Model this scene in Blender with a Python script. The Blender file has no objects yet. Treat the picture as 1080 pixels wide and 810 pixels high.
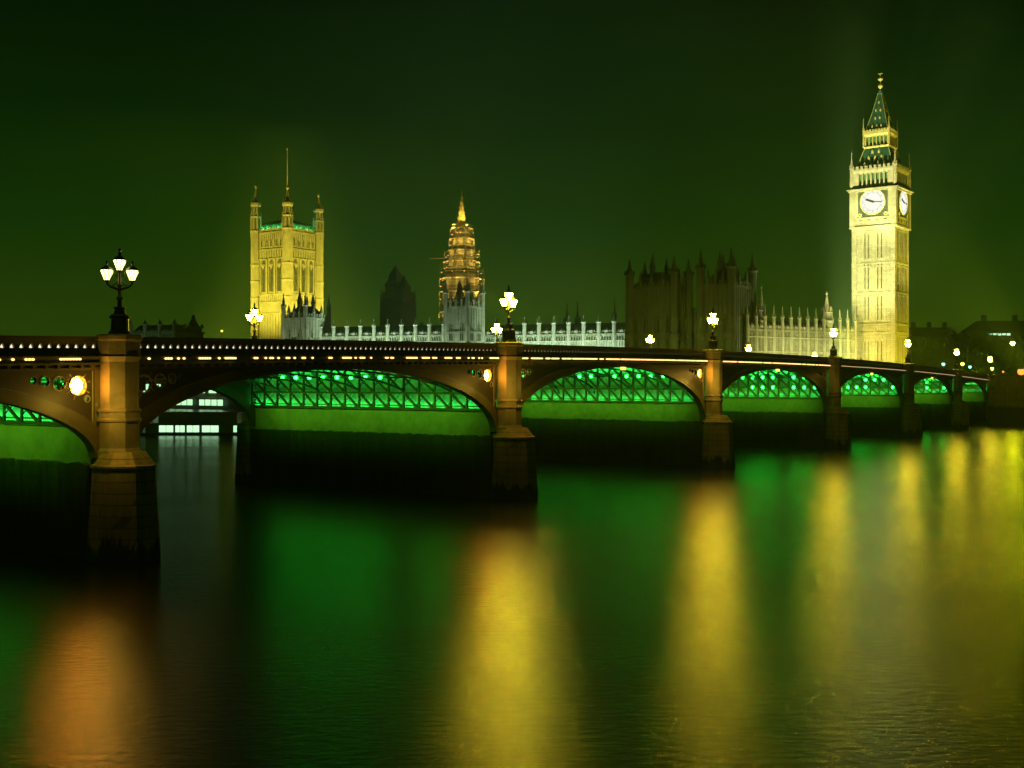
import bpy, math, random
from mathutils import Vector, Matrix
random.seed(7)
R = math.radians
scene = bpy.context.scene
C = scene.collection

# ---------------------------------------------------------------- camera, sky, exposure
F = 1200.0                     # focal length in pixels of a 1080 px wide picture
HOR = 403.0
CAMZ = 8.69
cam = bpy.data.cameras.new('camera')
camo = bpy.data.objects.new('camera', cam); C.objects.link(camo)
camo.location = (0, 0, CAMZ); camo.rotation_euler = (R(90), 0, 0)
cam.sensor_width = 36; cam.lens = F / 1080 * 36
cam.shift_y = -(405 - HOR) / 1080
cam.clip_start = 0.5; cam.clip_end = 6000
scene.camera = camo
scene.view_settings.view_transform = 'Standard'
scene.view_settings.look = 'None'
scene.view_settings.gamma = 1
scene.view_settings.exposure = 0
scene.view_settings.use_curve_mapping = False
scene.cycles.use_denoising = True
scene.cycles.sample_clamp_indirect = 6
scene.cycles.max_bounces = 6

def lin(r, g, b):
    f = lambda c: (c/255)/12.92 if c/255 <= .04045 else ((c/255+.055)/1.055)**2.4
    return (f(r), f(g), f(b), 1)

world = bpy.data.worlds.new('World'); scene.world = world; world.use_nodes = True
nt = world.node_tree; N = nt.nodes; L = nt.links
N.clear()
tc = N.new('ShaderNodeTexCoord'); sx = N.new('ShaderNodeSeparateXYZ'); L.new(tc.outputs['Generated'], sx.inputs[0])
ramp = N.new('ShaderNodeValToRGB'); L.new(sx.outputs['Z'], ramp.inputs[0])
cr = ramp.color_ramp
stops = [(0.0, (54, 76, 12)), (0.045, (44, 70, 10)), (0.127, (22, 56, 7)), (0.22, (6, 34, 4)), (0.32, (1, 16, 2)), (0.6, (0, 7, 1))]
cr.elements[0].position = 0; cr.elements[0].color = lin(*stops[0][1])
cr.elements[1].position = stops[1][0]; cr.elements[1].color = lin(*stops[1][1])
for p, c in stops[2:]:
    e = cr.elements.new(p); e.color = lin(*c)
nz = N.new('ShaderNodeTexNoise'); nz.inputs['Scale'].default_value = 3.2; nz.inputs['Detail'].default_value = 3
L.new(tc.outputs['Generated'], nz.inputs[0])
mr = N.new('ShaderNodeMapRange'); mr.inputs[1].default_value = .3; mr.inputs[2].default_value = .7
mr.inputs[3].default_value = .78; mr.inputs[4].default_value = 1.18
L.new(nz.outputs[0], mr.inputs[0])
bg = N.new('ShaderNodeBackground'); L.new(ramp.outputs[0], bg.inputs[0]); L.new(mr.outputs[0], bg.inputs[1])
wo = N.new('ShaderNodeOutputWorld'); L.new(bg.outputs[0], wo.inputs[0])

# ---------------------------------------------------------------- materials
def new_mat(name):
    m = bpy.data.materials.new(name); m.use_nodes = True
    n = m.node_tree.nodes; l = m.node_tree.links
    return m, n, l, n['Principled BSDF']

def stone(name, c1, c2, scale=.35, block=None, rough=.85, bump=.25, metal=0):
    m, n, l, b = new_mat(name)
    t = n.new('ShaderNodeTexCoord')
    a = n.new('ShaderNodeTexNoise'); a.inputs['Scale'].default_value = scale; a.inputs['Detail'].default_value = 8
    a.inputs['Roughness'].default_value = .65
    l.new(t.outputs['Object'], a.inputs[0])
    r = n.new('ShaderNodeValToRGB'); r.color_ramp.elements[0].position = .32; r.color_ramp.elements[1].position = .68
    r.color_ramp.elements[0].color = (*c1, 1); r.color_ramp.elements[1].color = (*c2, 1)
    l.new(a.outputs[0], r.inputs[0])
    out = r.outputs[0]
    bm_in = a.outputs[0]
    if block:
        # courses of ashlar: wall coordinate along x+y, height z
        s = n.new('ShaderNodeSeparateXYZ'); l.new(t.outputs['Object'], s.inputs[0])
        ad = n.new('ShaderNodeMath'); ad.operation = 'ADD'; l.new(s.outputs[0], ad.inputs[0]); l.new(s.outputs[1], ad.inputs[1])
        cb = n.new('ShaderNodeCombineXYZ'); l.new(ad.outputs[0], cb.inputs[0]); l.new(s.outputs[2], cb.inputs[1])
        br = n.new('ShaderNodeTexBrick'); l.new(cb.outputs[0], br.inputs[0])
        br.inputs['Scale'].default_value = 1; br.inputs['Brick Width'].default_value = block[0]; br.inputs['Row Height'].default_value = block[1]
        br.inputs['Mortar Size'].default_value = block[2]
        br.inputs['Color1'].default_value = (.78, .78, .78, 1); br.inputs['Color2'].default_value = (1.05, 1.05, 1.05, 1)
        br.inputs['Mortar'].default_value = (.45, .45, .45, 1)
        mx = n.new('ShaderNodeMix'); mx.data_type = 'RGBA'; mx.blend_type = 'MULTIPLY'; mx.inputs[0].default_value = 1
        l.new(out, mx.inputs[6]); l.new(br.outputs[0], mx.inputs[7]); out = mx.outputs[2]
    l.new(out, b.inputs['Base Color'])
    b.inputs['Roughness'].default_value = rough; b.inputs['Metallic'].default_value = metal
    if bump:
        f = n.new('ShaderNodeTexNoise'); f.inputs['Scale'].default_value = 6; f.inputs['Detail'].default_value = 6
        l.new(t.outputs['Object'], f.inputs[0])
        bp = n.new('ShaderNodeBump'); bp.inputs['Strength'].default_value = bump; bp.inputs['Distance'].default_value = .08
        l.new(f.outputs[0], bp.inputs['Height']); l.new(bp.outputs[0], b.inputs['Normal'])
    return m

def emit(name, col, s, var=0):
    m = bpy.data.materials.new(name); m.use_nodes = True
    n = m.node_tree.nodes; l = m.node_tree.links; n.clear()
    e = n.new('ShaderNodeEmission'); e.inputs[0].default_value = (*col, 1); e.inputs[1].default_value = s
    o = n.new('ShaderNodeOutputMaterial'); l.new(e.outputs[0], o.inputs[0])
    if var:
        t = n.new('ShaderNodeTexCoord'); z = n.new('ShaderNodeTexNoise'); z.inputs['Scale'].default_value = var
        l.new(t.outputs['Object'], z.inputs[0])
        q = n.new('ShaderNodeMapRange'); q.inputs[1].default_value = .35; q.inputs[2].default_value = .65
        q.inputs[3].default_value = .15*s; q.inputs[4].default_value = 1.3*s
        l.new(z.outputs[0], q.inputs[0]); l.new(q.outputs[0], e.inputs[1])
    return m

M = {}
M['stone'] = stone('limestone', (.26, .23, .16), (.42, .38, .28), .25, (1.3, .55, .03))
M['stone_plain'] = stone('carved_limestone', (.24, .21, .15), (.40, .36, .27), .6)
M['unlit_stone'] = stone('unlit_limestone', (.05, .055, .035), (.10, .105, .07), .3, (1.3, .55, .03))  # limestone darkened in colour for walls that the floods leave unlit
M['slate'] = stone('cast_iron_roof', (.03, .04, .035), (.07, .085, .07), .5, (1.0, .5, .04), rough=.6)
M['gilt'] = stone('gilded_metal', (.38,.32,.12), (.55,.46,.18), 1.5, rough=.45, bump=0)
M['roof_iron'] = stone('clock_tower_roof_iron', (.02,.07,.05), (.04,.12,.08), .8, rough=.5, bump=0)
M['glass'] = stone('dark_window_glass', (.01, .015, .01), (.03, .04, .03), .8, rough=.15, bump=0)
M['granite'] = stone('pier_granite', (.15, .135, .07), (.27, .235, .12), .9, rough=.7, bump=.3)
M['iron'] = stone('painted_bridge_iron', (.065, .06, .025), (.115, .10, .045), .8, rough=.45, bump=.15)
M['spandrel'] = stone('shaded_spandrel_iron', (.025,.022,.010), (.045,.04,.018), .8, rough=.45, bump=.15)  # bridge iron with shade put into its colour, away from the floods
M['trace'] = stone('lit_tracery_iron', (.22,.19,.09), (.32,.28,.14), 2, rough=.5, bump=0)  # bridge iron lightened in colour, standing for lamp light on the tracery
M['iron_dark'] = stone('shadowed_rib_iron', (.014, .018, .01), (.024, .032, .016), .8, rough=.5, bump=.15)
M['rib_iron'] = stone('green_rib_paint', (.05, .12, .05), (.09, .19, .08), 1.1, rough=.5, bump=.1)
M['black_iron'] = stone('lamp_post_iron', (.012, .014, .010), (.03, .032, .02), 3, rough=.4, bump=0)
M['asphalt'] = stone('asphalt', (.04, .04, .04), (.06, .06, .055), .5)
M['land'] = stone('bank_ground', (.03, .035, .02), (.06, .06, .04), .1)
M['bark'] = stone('bark', (.04, .03, .02), (.08, .06, .04), 2)
M['leaf'] = stone('leaf', (.03, .05, .015), (.07, .10, .03), .8, bump=0)
M['scaf'] = stone('scaffold_steel', (.35, .34, .28), (.5, .48, .4), 1, rough=.5, bump=0)
M['board'] = stone('scaffold_board', (.30, .22, .11), (.42, .32, .18), 1, bump=0)
M['hand'] = stone('clock_hand_paint', (.008, .008, .01), (.015, .015, .02), 1, bump=0)

# wet masonry of the piers: weed and dark tide stain below about 4.4 m, streaky
def wet_masonry(name, light1, light2, line, soft):
    m, n, l, b = new_mat(name)
    t = n.new('ShaderNodeTexCoord'); s = n.new('ShaderNodeSeparateXYZ'); l.new(t.outputs['Object'], s.inputs[0])
    mp = n.new('ShaderNodeMapping'); mp.inputs['Scale'].default_value = (1.2, 1.2, .25); l.new(t.outputs['Object'], mp.inputs[0])
    a = n.new('ShaderNodeTexNoise'); a.inputs['Scale'].default_value = 1.3; a.inputs['Detail'].default_value = 9; a.inputs['Roughness'].default_value = .7
    l.new(mp.outputs[0], a.inputs[0])
    r = n.new('ShaderNodeValToRGB'); r.color_ramp.elements[0].position = .35; r.color_ramp.elements[1].position = .65
    r.color_ramp.elements[0].color = (*light1, 1); r.color_ramp.elements[1].color = (*light2, 1); l.new(a.outputs[0], r.inputs[0])
    ad = n.new('ShaderNodeMath'); ad.operation = 'MULTIPLY_ADD'; l.new(a.outputs[0], ad.inputs[0]); ad.inputs[1].default_value = soft; l.new(s.outputs[2], ad.inputs[2])
    mr = n.new('ShaderNodeMapRange'); mr.inputs[1].default_value = line + soft*.5 - .15; mr.inputs[2].default_value = line + soft*.5 + .15
    l.new(ad.outputs[0], mr.inputs[0])
    mx = n.new('ShaderNodeMix'); mx.data_type = 'RGBA'; l.new(mr.outputs[0], mx.inputs[0])
    w = n.new('ShaderNodeValToRGB'); w.color_ramp.elements[0].position = .4; w.color_ramp.elements[1].position = .7
    w.color_ramp.elements[0].color = (.010, .015, .007, 1); w.color_ramp.elements[1].color = (.035, .05, .02, 1); l.new(a.outputs[0], w.inputs[0])
    l.new(w.outputs[0], mx.inputs[6]); l.new(r.outputs[0], mx.inputs[7])
    cb = n.new('ShaderNodeCombineXYZ'); a2 = n.new('ShaderNodeMath'); l.new(s.outputs[0], a2.inputs[0]); l.new(s.outputs[1], a2.inputs[1])
    l.new(a2.outputs[0], cb.inputs[0]); l.new(s.outputs[2], cb.inputs[1])
    br = n.new('ShaderNodeTexBrick'); l.new(cb.outputs[0], br.inputs[0]); br.inputs['Scale'].default_value = 1
    br.inputs['Brick Width'].default_value = 1.3; br.inputs['Row Height'].default_value = .55; br.inputs['Mortar Size'].default_value = .03
    br.inputs['Color1'].default_value = (.8, .8, .8, 1); br.inputs['Color2'].default_value = (1, 1, 1, 1); br.inputs['Mortar'].default_value = (.4, .4, .4, 1)
    m2 = n.new('ShaderNodeMix'); m2.data_type = 'RGBA'; m2.blend_type = 'MULTIPLY'; m2.inputs[0].default_value = 1
    l.new(mx.outputs[2], m2.inputs[6]); l.new(br.outputs[0], m2.inputs[7]); l.new(m2.outputs[2], b.inputs['Base Color'])
    b.inputs['Roughness'].default_value = .6
    bp = n.new('ShaderNodeBump'); bp.inputs['Strength'].default_value = .6; bp.inputs['Distance'].default_value = .15
    l.new(a.outputs[0], bp.inputs['Height']); l.new(bp.outputs[0], b.inputs['Normal'])
    return m
M['wet'] = wet_masonry('wet_pier_masonry', (.10, .10, .05), (.2, .19, .1), 4.75, .5)
M['plinth'] = wet_masonry('plinth_masonry', (.15, .14, .06), (.32, .29, .13), .9, 4.2)
M['quay'] = wet_masonry('quay_masonry', (.16, .15, .08), (.3, .28, .15), 3.6, .6)

# water: long exposure, so the ripples act as a broad soft gloss; fine ripple grain close by
m, n, l, b = new_mat('river_water')
b.inputs['Base Color'].default_value = (.0015, .004, .0015, 1); b.inputs['Roughness'].default_value = .34; b.inputs['IOR'].default_value = 1.9
t = n.new('ShaderNodeTexCoord')
mp = n.new('ShaderNodeMapping'); mp.inputs['Scale'].default_value = (1.0, 2.2, 1); l.new(t.outputs['Object'], mp.inputs[0])
a = n.new('ShaderNodeTexNoise'); a.inputs['Scale'].default_value = 1.5; a.inputs['Detail'].default_value = 8; a.inputs['Roughness'].default_value = .6
l.new(mp.outputs[0], a.inputs[0])
mp2 = n.new('ShaderNodeMapping'); mp2.inputs['Scale'].default_value = (.06, .12, 1); l.new(t.outputs['Object'], mp2.inputs[0])
a2 = n.new('ShaderNodeTexNoise'); a2.inputs['Scale'].default_value = 1; a2.inputs['Detail'].default_value = 3; l.new(mp2.outputs[0], a2.inputs[0])
bp = n.new('ShaderNodeBump'); bp.inputs['Strength'].default_value = .36; bp.inputs['Distance'].default_value = .10
l.new(a.outputs[0], bp.inputs['Height']); l.new(bp.outputs[0], b.inputs['Normal'])
q = n.new('ShaderNodeMapRange'); q.inputs[1].default_value = .35; q.inputs[2].default_value = .65; q.inputs[3].default_value = .185; q.inputs[4].default_value = .225
l.new(a2.outputs[0], q.inputs[0]); l.new(q.outputs[0], b.inputs['Roughness'])
M['water'] = m

M['lantern'] = emit('lantern_light', (1.0, .80, .03), 360)
M['lantern_bank'] = emit('bank_lamp_light', (.95, .95, .01), 420)
M['lantern_near'] = emit('near_lantern_light', (1.0, .86, .22), 5)
M['lantern_far'] = emit('far_lantern_light', (1.0, .80, .03), 240)
M['led'] = emit('parapet_light', (1.0, .82, .52), 1.25)
M['warm'] = emit('cornice_light', (1.0, .55, .15), 3.2)
M['warm_far'] = emit('far_cornice_light', (1.0, .6, .3), .9)
M['bulb'] = emit('floodlight_lens', (1.0, .30, .02), 115)
M['nav'] = emit('arch_marker_light', (1.0, .72, .08), 2.5)
M['green_dot'] = emit('green_lamp_light', (.012, 1.0, .04), 34)
M['teal'] = emit('teal_lamp_light', (.25, .9, .65), 3)
M['red'] = emit('amber_lamp_light', (1.0, .28, .04), 2.5)
M['white_lit'] = emit('lit_window', (.5, .95, .5), 1.6)
M['dial'] = emit('opal_dial', (1.0, 1.0, .86), 1.25)
M['flood_yellow'] = emit('flood_yellow', (1.0, .8, .3), 10)

# ---------------------------------------------------------------- mesh helpers
class MB:
    def __init__(s): s.v = []; s.f = []
    def add(s, v, f):
        k = len(s.v); s.v += [tuple(p) for p in v]; s.f += [tuple(i+k for i in q) for q in f]; return s
    def box(s, x0, x1, y0, y1, z0, z1):
        v = [(x0,y0,z0),(x1,y0,z0),(x1,y1,z0),(x0,y1,z0),(x0,y0,z1),(x1,y0,z1),(x1,y1,z1),(x0,y1,z1)]
        return s.add(v, [(0,3,2,1),(4,5,6,7),(0,1,5,4),(1,2,6,5),(2,3,7,6),(3,0,4,7)])
    def lathe(s, cx, cy, prof, n=8, rot=None, sx=1, sy=1):
        if rot is None: rot = math.pi/n
        v = []; f = []
        for r, z in prof:
            for k in range(n):
                a = rot + 2*math.pi*k/n; v.append((cx+sx*r*math.cos(a), cy+sy*r*math.sin(a), z))
        for j in range(len(prof)-1):
            for k in range(n):
                f.append((j*n+k, j*n+(k+1)%n, (j+1)*n+(k+1)%n, (j+1)*n+k))
        f.append(tuple(range(n))[::-1]); f.append(tuple(range((len(prof)-1)*n, len(prof)*n)))
        return s.add(v, f)
    def sq(s, cx, cy, prof, hx=1, hy=1):    # square section lofts: prof of (half width, z)
        v = []; f = []
        for r, z in prof:
            for a, c in ((-1,-1),(1,-1),(1,1),(-1,1)): v.append((cx+a*r*hx, cy+c*r*hy, z))
        for j in range(len(prof)-1):
            for k in range(4): f.append((j*4+k, j*4+(k+1)%4, (j+1)*4+(k+1)%4, (j+1)*4+k))
        f.append((3,2,1,0)); e = (len(prof)-1)*4; f.append((e,e+1,e+2,e+3))
        return s.add(v, f)
    def beam(s, p, q, w, h=None):
        h = h or w; p = Vector(p); q = Vector(q); d = (q-p).normalized()
        up = Vector((0,0,1)) if abs(d.z) < .95 else Vector((1,0,0))
        a = d.cross(up).normalized()*w/2; b_ = a.cross(d).normalized()*h/2
        v = [p-a-b_, p+a-b_, p+a+b_, p-a+b_, q-a-b_, q+a-b_, q+a+b_, q-a+b_]
        return s.add(v, [(0,3,2,1),(4,5,6,7),(0,1,5,4),(1,2,6,5),(2,3,7,6),(3,0,4,7)])
    def tube(s, pts, r, n=6):
        pts = [Vector(p) for p in pts]; v = []; f = []
        for i, p in enumerate(pts):
            d = (pts[min(i+1,len(pts)-1)]-pts[max(i-1,0)]).normalized()
            up = Vector((0,1,0)) if abs(d.y) < .9 else Vector((1,0,0))
            a = d.cross(up).normalized(); c = d.cross(a)
            rr = r[i] if isinstance(r, (list, tuple)) else r
            for k in range(n):
                t_ = 2*math.pi*k/n; v.append(p+a*rr*math.cos(t_)+c*rr*math.sin(t_))
        for j in range(len(pts)-1):
            for k in range(n): f.append((j*n+k, j*n+(k+1)%n, (j+1)*n+(k+1)%n, (j+1)*n+k))
        f.append(tuple(range(n))[::-1]); f.append(tuple(range((len(pts)-1)*n, len(pts)*n)))
        return s.add(v, f)
    def mesh(s, name, mat, smooth=False):
        me = bpy.data.meshes.new(name); me.from_pydata(s.v, [], s.f); me.validate(); me.update()
        if mat: me.materials.append(mat)
        if smooth:
            for p in me.polygons: p.use_smooth = True
        return me
    def build(s, name, mat, parent=None, smooth=False):
        return link(name, s.mesh(name, mat, smooth), parent)

def link(name, me, parent=None, loc=(0,0,0), rz=0):
    o = bpy.data.objects.new(name, me); C.objects.link(o); o.location = loc; o.rotation_euler = (0,0,rz)
    if parent: o.parent = parent
    return o

from mathutils.geometry import tessellate_polygon as tess
def merged(mb, name, mat, parent):
    import bmesh
    me = mb.mesh(name, mat); b = bmesh.new(); b.from_mesh(me); bmesh.ops.remove_doubles(b, verts=b.verts, dist=.0005); b.to_mesh(me); b.free()
    return link(name, me, parent)

def tag(o, label=None, cat=None, group=None, kind=None):
    if label: o['label'] = label
    if cat: o['category'] = cat
    if group: o['group'] = group
    if kind: o['kind'] = kind
    return o

def thing(name, loc, rz, label, cat, group=None):
    o = bpy.data.objects.new(name, None); C.objects.link(o); o.location = loc; o.rotation_euler = (0,0,rz)
    return tag(o, label, cat, group)

def copy_tree(o, parent=None):
    c = o.copy(); C.objects.link(c)
    if parent: c.parent = parent
    for ch in [x for x in bpy.data.objects if x.parent == o]: copy_tree(ch, c)
    return c

def plate(outer, holes, y0, y1, mat, name):
    """flat plate in the x-z plane with holes, thickness y0..y1"""
    cu = bpy.data.curves.new(name, 'CURVE'); cu.dimensions = '2D'; cu.fill_mode = 'BOTH'; cu.extrude = (y1-y0)/2
    for poly in [outer] + holes:
        sp = cu.splines.new('POLY'); sp.points.add(len(poly)-1)
        for i, (x, z) in enumerate(poly): sp.points[i].co = (x, z, 0, 1)
        sp.use_cyclic_u = True
    ob = bpy.data.objects.new(name, cu); C.objects.link(ob)
    dg = bpy.context.evaluated_depsgraph_get(); dg.update()
    me = bpy.data.meshes.new_from_object(ob.evaluated_get(dg))
    me.name = name
    me.transform(Matrix.Translation((0, (y0+y1)/2, 0)) @ Matrix.Rotation(R(90), 4, 'X'))
    bpy.data.objects.remove(ob); bpy.data.curves.remove(cu)
    me.materials.clear(); me.materials.append(mat)
    return me

def ring(cx, cz, r, n=14, lobes=0, amp=0, rot=0):
    return [(cx + (r+amp*math.cos(lobes*(2*math.pi*k/n)))*math.cos(2*math.pi*k/n+rot), cz + (r+amp*math.cos(lobes*(2*math.pi*k/n)))*math.sin(2*math.pi*k/n+rot)) for k in range(n)]

def at(px, Y): return (px-540)/F*Y
def zat(py, Y): return CAMZ + (HOR-py)*Y/F

def lamp_light(kind, loc, col, power, size=.5, target=None, spot=60, blend=.5, size_y=None):
    d = bpy.data.lights.new('flood_and_fill_lamp', kind); d.color = col; d.energy = power
    if kind == 'AREA':
        d.size = size
        if size_y: d.shape = 'RECTANGLE'; d.size_y = size_y
    else: d.shadow_soft_size = size
    if kind == 'SPOT': d.spot_size = R(spot); d.spot_blend = blend
    o = bpy.data.objects.new('flood_and_fill_lamp', d); C.objects.link(o); o.location = loc
    if target is not None:
        o.rotation_euler = (Vector(target)-Vector(loc)).to_track_quat('-Z', 'Y').to_euler()
    return o

def strip_light(loc, d, w, l, col, power):
    dd = bpy.data.lights.new('flood_and_fill_strip', 'AREA'); dd.shape = 'RECTANGLE'; dd.size = w; dd.size_y = l; dd.color = col; dd.energy = power
    o = bpy.data.objects.new('flood_and_fill_strip', dd); C.objects.link(o)
    z = -d.normalized(); y = NN.copy(); x = y.cross(z).normalized(); y = z.cross(x)
    m = Matrix((x, y, z)).transposed().to_4x4(); m.translation = Vector(loc); o.matrix_world = m
    return o

# ---------------------------------------------------------------- river, far bank
U = Vector((.55, .835, 0)).normalized(); NN = Vector((U.y, -U.x, 0))       # along the bridge / towards its near side
P0 = Vector((-19.4, 56.36, 0)); BROT = math.atan2(U.y, U.x)
W = MB(); W.add([(-1500,-200,0),(1500,-200,0),(1500,1500,0),(-1500,1500,0)], [(0,1,2,3)])
tag(W.build('river_water', M['water']), kind='structure')
BK = P0 + U*216
def bank(t): return BK - NN*t
g = MB(); a_, b_ = bank(-400), bank(900); c_, d_ = b_ + U*4000, a_ + U*4000
g.add([(p.x, p.y, 4.6) for p in (a_, d_, c_, b_)], [(0,3,2,1)])
tag(g.build('far_bank_ground', M['land']), kind='structure')

def wall_world(p, q, z0, z1, th, mb):
    d = (q-p).normalized(); nrm = Vector((d.y, -d.x, 0))*th/2
    v = [p-nrm, q-nrm, q+nrm, p+nrm]
    mb.add([(k.x,k.y,z0) for k in v]+[(k.x,k.y,z1) for k in v], [(0,3,2,1),(4,5,6,7),(0,1,5,4),(1,2,6,5),(2,3,7,6),(3,0,4,7)])

# ---------------------------------------------------------------- the bridge
bridge = thing('bridge', tuple(P0), BROT, 'long low iron arch bridge on stone piers, lit green underneath, crossing the whole river', 'bridge')
PIERS = [-31.9, 0, 34.9, 73.0, 112.6, 150.6, 185.5, 216.6]
WID = 27.0
def top(s): return 12.0 - 1.22e-4*(s-93)**2
SPRING = 4.95
HW = 1.05
def span_geom(i):
    a, b = PIERS[i]+HW, PIERS[i+1]-HW
    return (a+b)/2, (b-a)/2
def intr(i, s):
    c, h = span_geom(i); x = max(-1, min(1, (s-c)/h)); crown = top(c)-1.8
    return SPRING + (crown-SPRING)*math.sqrt(max(0, 1-x*x))
def arch_band(i, y0, y1, th_c, th_s, spring=None, n=40, name='face_rib', mat=None):
    c, h = span_geom(i); crown = top(c)-1.8; sp = SPRING if spring is None else spring
    v = []; f = []
    for k in range(n+1):
        a = math.pi*(1-k/n); x = math.cos(a); z = sp + (crown-sp)*math.sin(a)
        th = th_s + (th_c-th_s)*math.sin(a)
        nx, nz_ = math.cos(a)/h, math.sin(a)/(crown-sp); ln = math.hypot(nx, nz_); nx /= ln; nz_ /= ln
        s_ = c+h*x; so = min(max(s_ + nx*th, PIERS[i]+.3), PIERS[i+1]-.3); zo = z + nz_*th
        if k in (0, n): zo = z
        v += [(s_, y0, z), (so, y0, zo), (so, y1, zo), (s_, y1, z)]
    for k in range(n):
        for j in range(4):
            f.append((k*4+j, (k+1)*4+j, (k+1)*4+(j+1)%4, k*4+(j+1)%4))
    mb = MB(); mb.add(v, f); return mb
FT, FB = 1.12, 1.62      # ledge / fascia bottom below the parapet top
def camber_strip(mb, s0, s1, y0, y1, o0, o1, n=24):
    v = []; f = []
    for k in range(n+1):
        s = s0+(s1-s0)*k/n; t_ = top(s)
        v += [(s,y0,t_-o0),(s,y1,t_-o0),(s,y1,t_-o1),(s,y0,t_-o1)]
    for k in range(n):
        for j in range(4): f.append((k*4+j, k*4+(j+1)%4, (k+1)*4+(j+1)%4, (k+1)*4+j))
    f.append((0,3,2,1)); e = n*4; f.append((e,e+1,e+2,e+3))
    mb.add(v, f)

for i in range(7):
    s0, s1 = PIERS[i]+.9, PIERS[i+1]-.9
    c, h = span_geom(i)
    for side in (0, 1):
        yy = (lambda y: y) if side == 0 else (lambda y: WID-y)
        def Y2(a, b): return (min(yy(a), yy(b)), max(yy(a), yy(b)))
        y0, y1 = Y2(.55, 1.05)
        arch_band(i, y0, y1, .5, .95).build('face_rib', M['iron'], bridge)
        # moulding along the extrados
        y0, y1 = Y2(.45, .56)
        arch_band(i, y0, y1, .12, .12, n=40).build('rib_moulding', M['iron'], bridge)
        # spandrel with diminishing circles
        for e in (-1, 1):
            pc = PIERS[i] if e == -1 else PIERS[i+1]
            xs = []; k = 0
            outer = []
            pts = []
            for k in range(21):
                d = 1.0 + (h*.86)*k/20
                s = pc - e*d
                x = (s-c)/h; th = .95+(.5-.95)*math.sqrt(max(0,1-x*x))
                zi = intr(i, s) + th*.95
                pts.append((s, min(zi, top(s)-FB-.03)))
            topl = [(s, top(s)-FB+.05) for s, _ in pts][::-1]
            outer = pts + topl
            if e == 1: outer = outer[::-1]
            holes = []
            for off, r in ((1.95,.46),(2.98,.33),(3.75,.23),(4.33,.16)):
                s = pc - e*off; holes.append(ring(s, top(s)-FB-r-.3, r, 16))
            s = pc - e*1.45; holes.append(ring(s, top(s)-FB-1.42, .15, 10))
            y0, y1 = Y2(.66, .82)
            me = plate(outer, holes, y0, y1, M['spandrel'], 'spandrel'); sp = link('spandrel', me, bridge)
            if side == 0:
                tr = MB()
                for off, r in ((1.95,.46),(2.98,.33),(3.75,.23)):
                    s = pc-e*off; zc = top(s)-FB-r-.3
                    tr.tube([(s+(r+.02)*math.cos(q*math.pi/8), .64, zc+(r+.02)*math.sin(q*math.pi/8)) for q in range(17)], .035, 5)
                    if r > .3:
                        for q in range(8):
                            an = q*math.pi/4+math.pi/8
                            tr.tube([(s+r*math.cos(an), .68, zc+r*math.sin(an)), (s+r*.68*math.cos(an), .68, zc+r*.68*math.sin(an))], [.07,.02], 5)
                tr.tube([(pp[0], .64, pp[1]+.05) for pp in pts if pp[1] < top(pp[0])-FB-.2], .035, 5)
                s = pc-e*1.13; tr.tube([(s, .64, intr(i, s)+1.3), (s, .64, top(s)-FB-.05)], .04, 5)
                s = pc-e*1.95; zc = top(s)-FB-.76
                for an in (.3, .9, 2.3, 2.9, -.5, -2.6, -1.9):
                    tr.tube([(s+.48*math.cos(an), .65, zc+.48*math.sin(an)), (s+.72*math.cos(an), .66, zc+.72*math.sin(an))], [.04,.03], 5)
                s = pc-e*1.45; zc = top(s)-FB-1.42
                tr.tube([(s+.17*math.cos(q*math.pi/6), .64, zc+.17*math.sin(q*math.pi/6)) for q in range(13)], .03, 5)
                tr.build('tracery', M['trace'], sp)
        # fascia, ledge, parapet
        f = MB(); y0, y1 = Y2(.5, .95); camber_strip(f, s0-.1, s1+.1, y0, y1, FB, FT+.22)
        y0, y1 = Y2(.38, 1.0); camber_strip(f, s0-.1, s1+.1, y0, y1, FB+.02, FB-.1)
        fo = f.build('fascia', M['iron'], bridge)
        f = MB(); y0, y1 = Y2(.15, .95); camber_strip(f, s0-.1, s1+.1, y0, y1, FT, FT-.16)
        y0, y1 = Y2(.3, .85); camber_strip(f, s0-.1, s1+.1, y0, y1, .14, 0)
        f.build('coping', M['iron'], bridge)
        if side == 0:
            f = MB(); v = []; fc = []; k = 0; st = s0+.1
            while st < s1-.1:
                for ln, dp in ((.14, .26), (.5, .1)):
                    e2 = min(st+ln, s1-.1)
                    for q_ in (st, e2): t_ = top(q_)-FT-.158; v += [(q_,.2,t_),(q_,.52,t_),(q_,.52,t_-dp),(q_,.2,t_-dp)]
                    st = e2
            nn = len(v)//4
            for k in range(nn-1):
                for j_ in range(4): fc.append((k*4+j_, k*4+(j_+1)%4, (k+1)*4+(j_+1)%4, (k+1)*4+j_))
            f.add(v, fc); f.build('bracket_course', M['iron'], bridge)
        # parapet with trefoil openings
        y0, y1 = Y2(.52, .64)
        nh = int((s1-s0-.2)/.48); wc = (s1-s0)/nh
        pm = MB(); V = Vector
        for k in range(nh):
            sa, sb = s0+wc*k, s0+wc*(k+1); sm = (sa+sb)/2; zc = top(sm)-.48
            out = [(sa, top(sa)-FT), (sb, top(sb)-FT), (sb, top(sb)-.13), (sa, top(sa)-.13)]
            hole = ring(sm, zc, .105, 9, 3, .035, math.pi/2)
            tri = tess([[V((a_[0], a_[1], 0)) for a_ in out], [V((a_[0], a_[1], 0)) for a_ in hole]])
            al = out+hole; n_ = len(al)
            pm.add([(a_[0], y0, a_[1]) for a_ in al]+[(a_[0], y1, a_[1]) for a_ in al], [tuple(t3) for t3 in tri]+[tuple(i_+n_ for i_ in t3) for t3 in tri]+[(4+i_, 4+(i_+1)%9, 4+(i_+1)%9+n_, 4+i_+n_) for i_ in range(9)])
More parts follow.
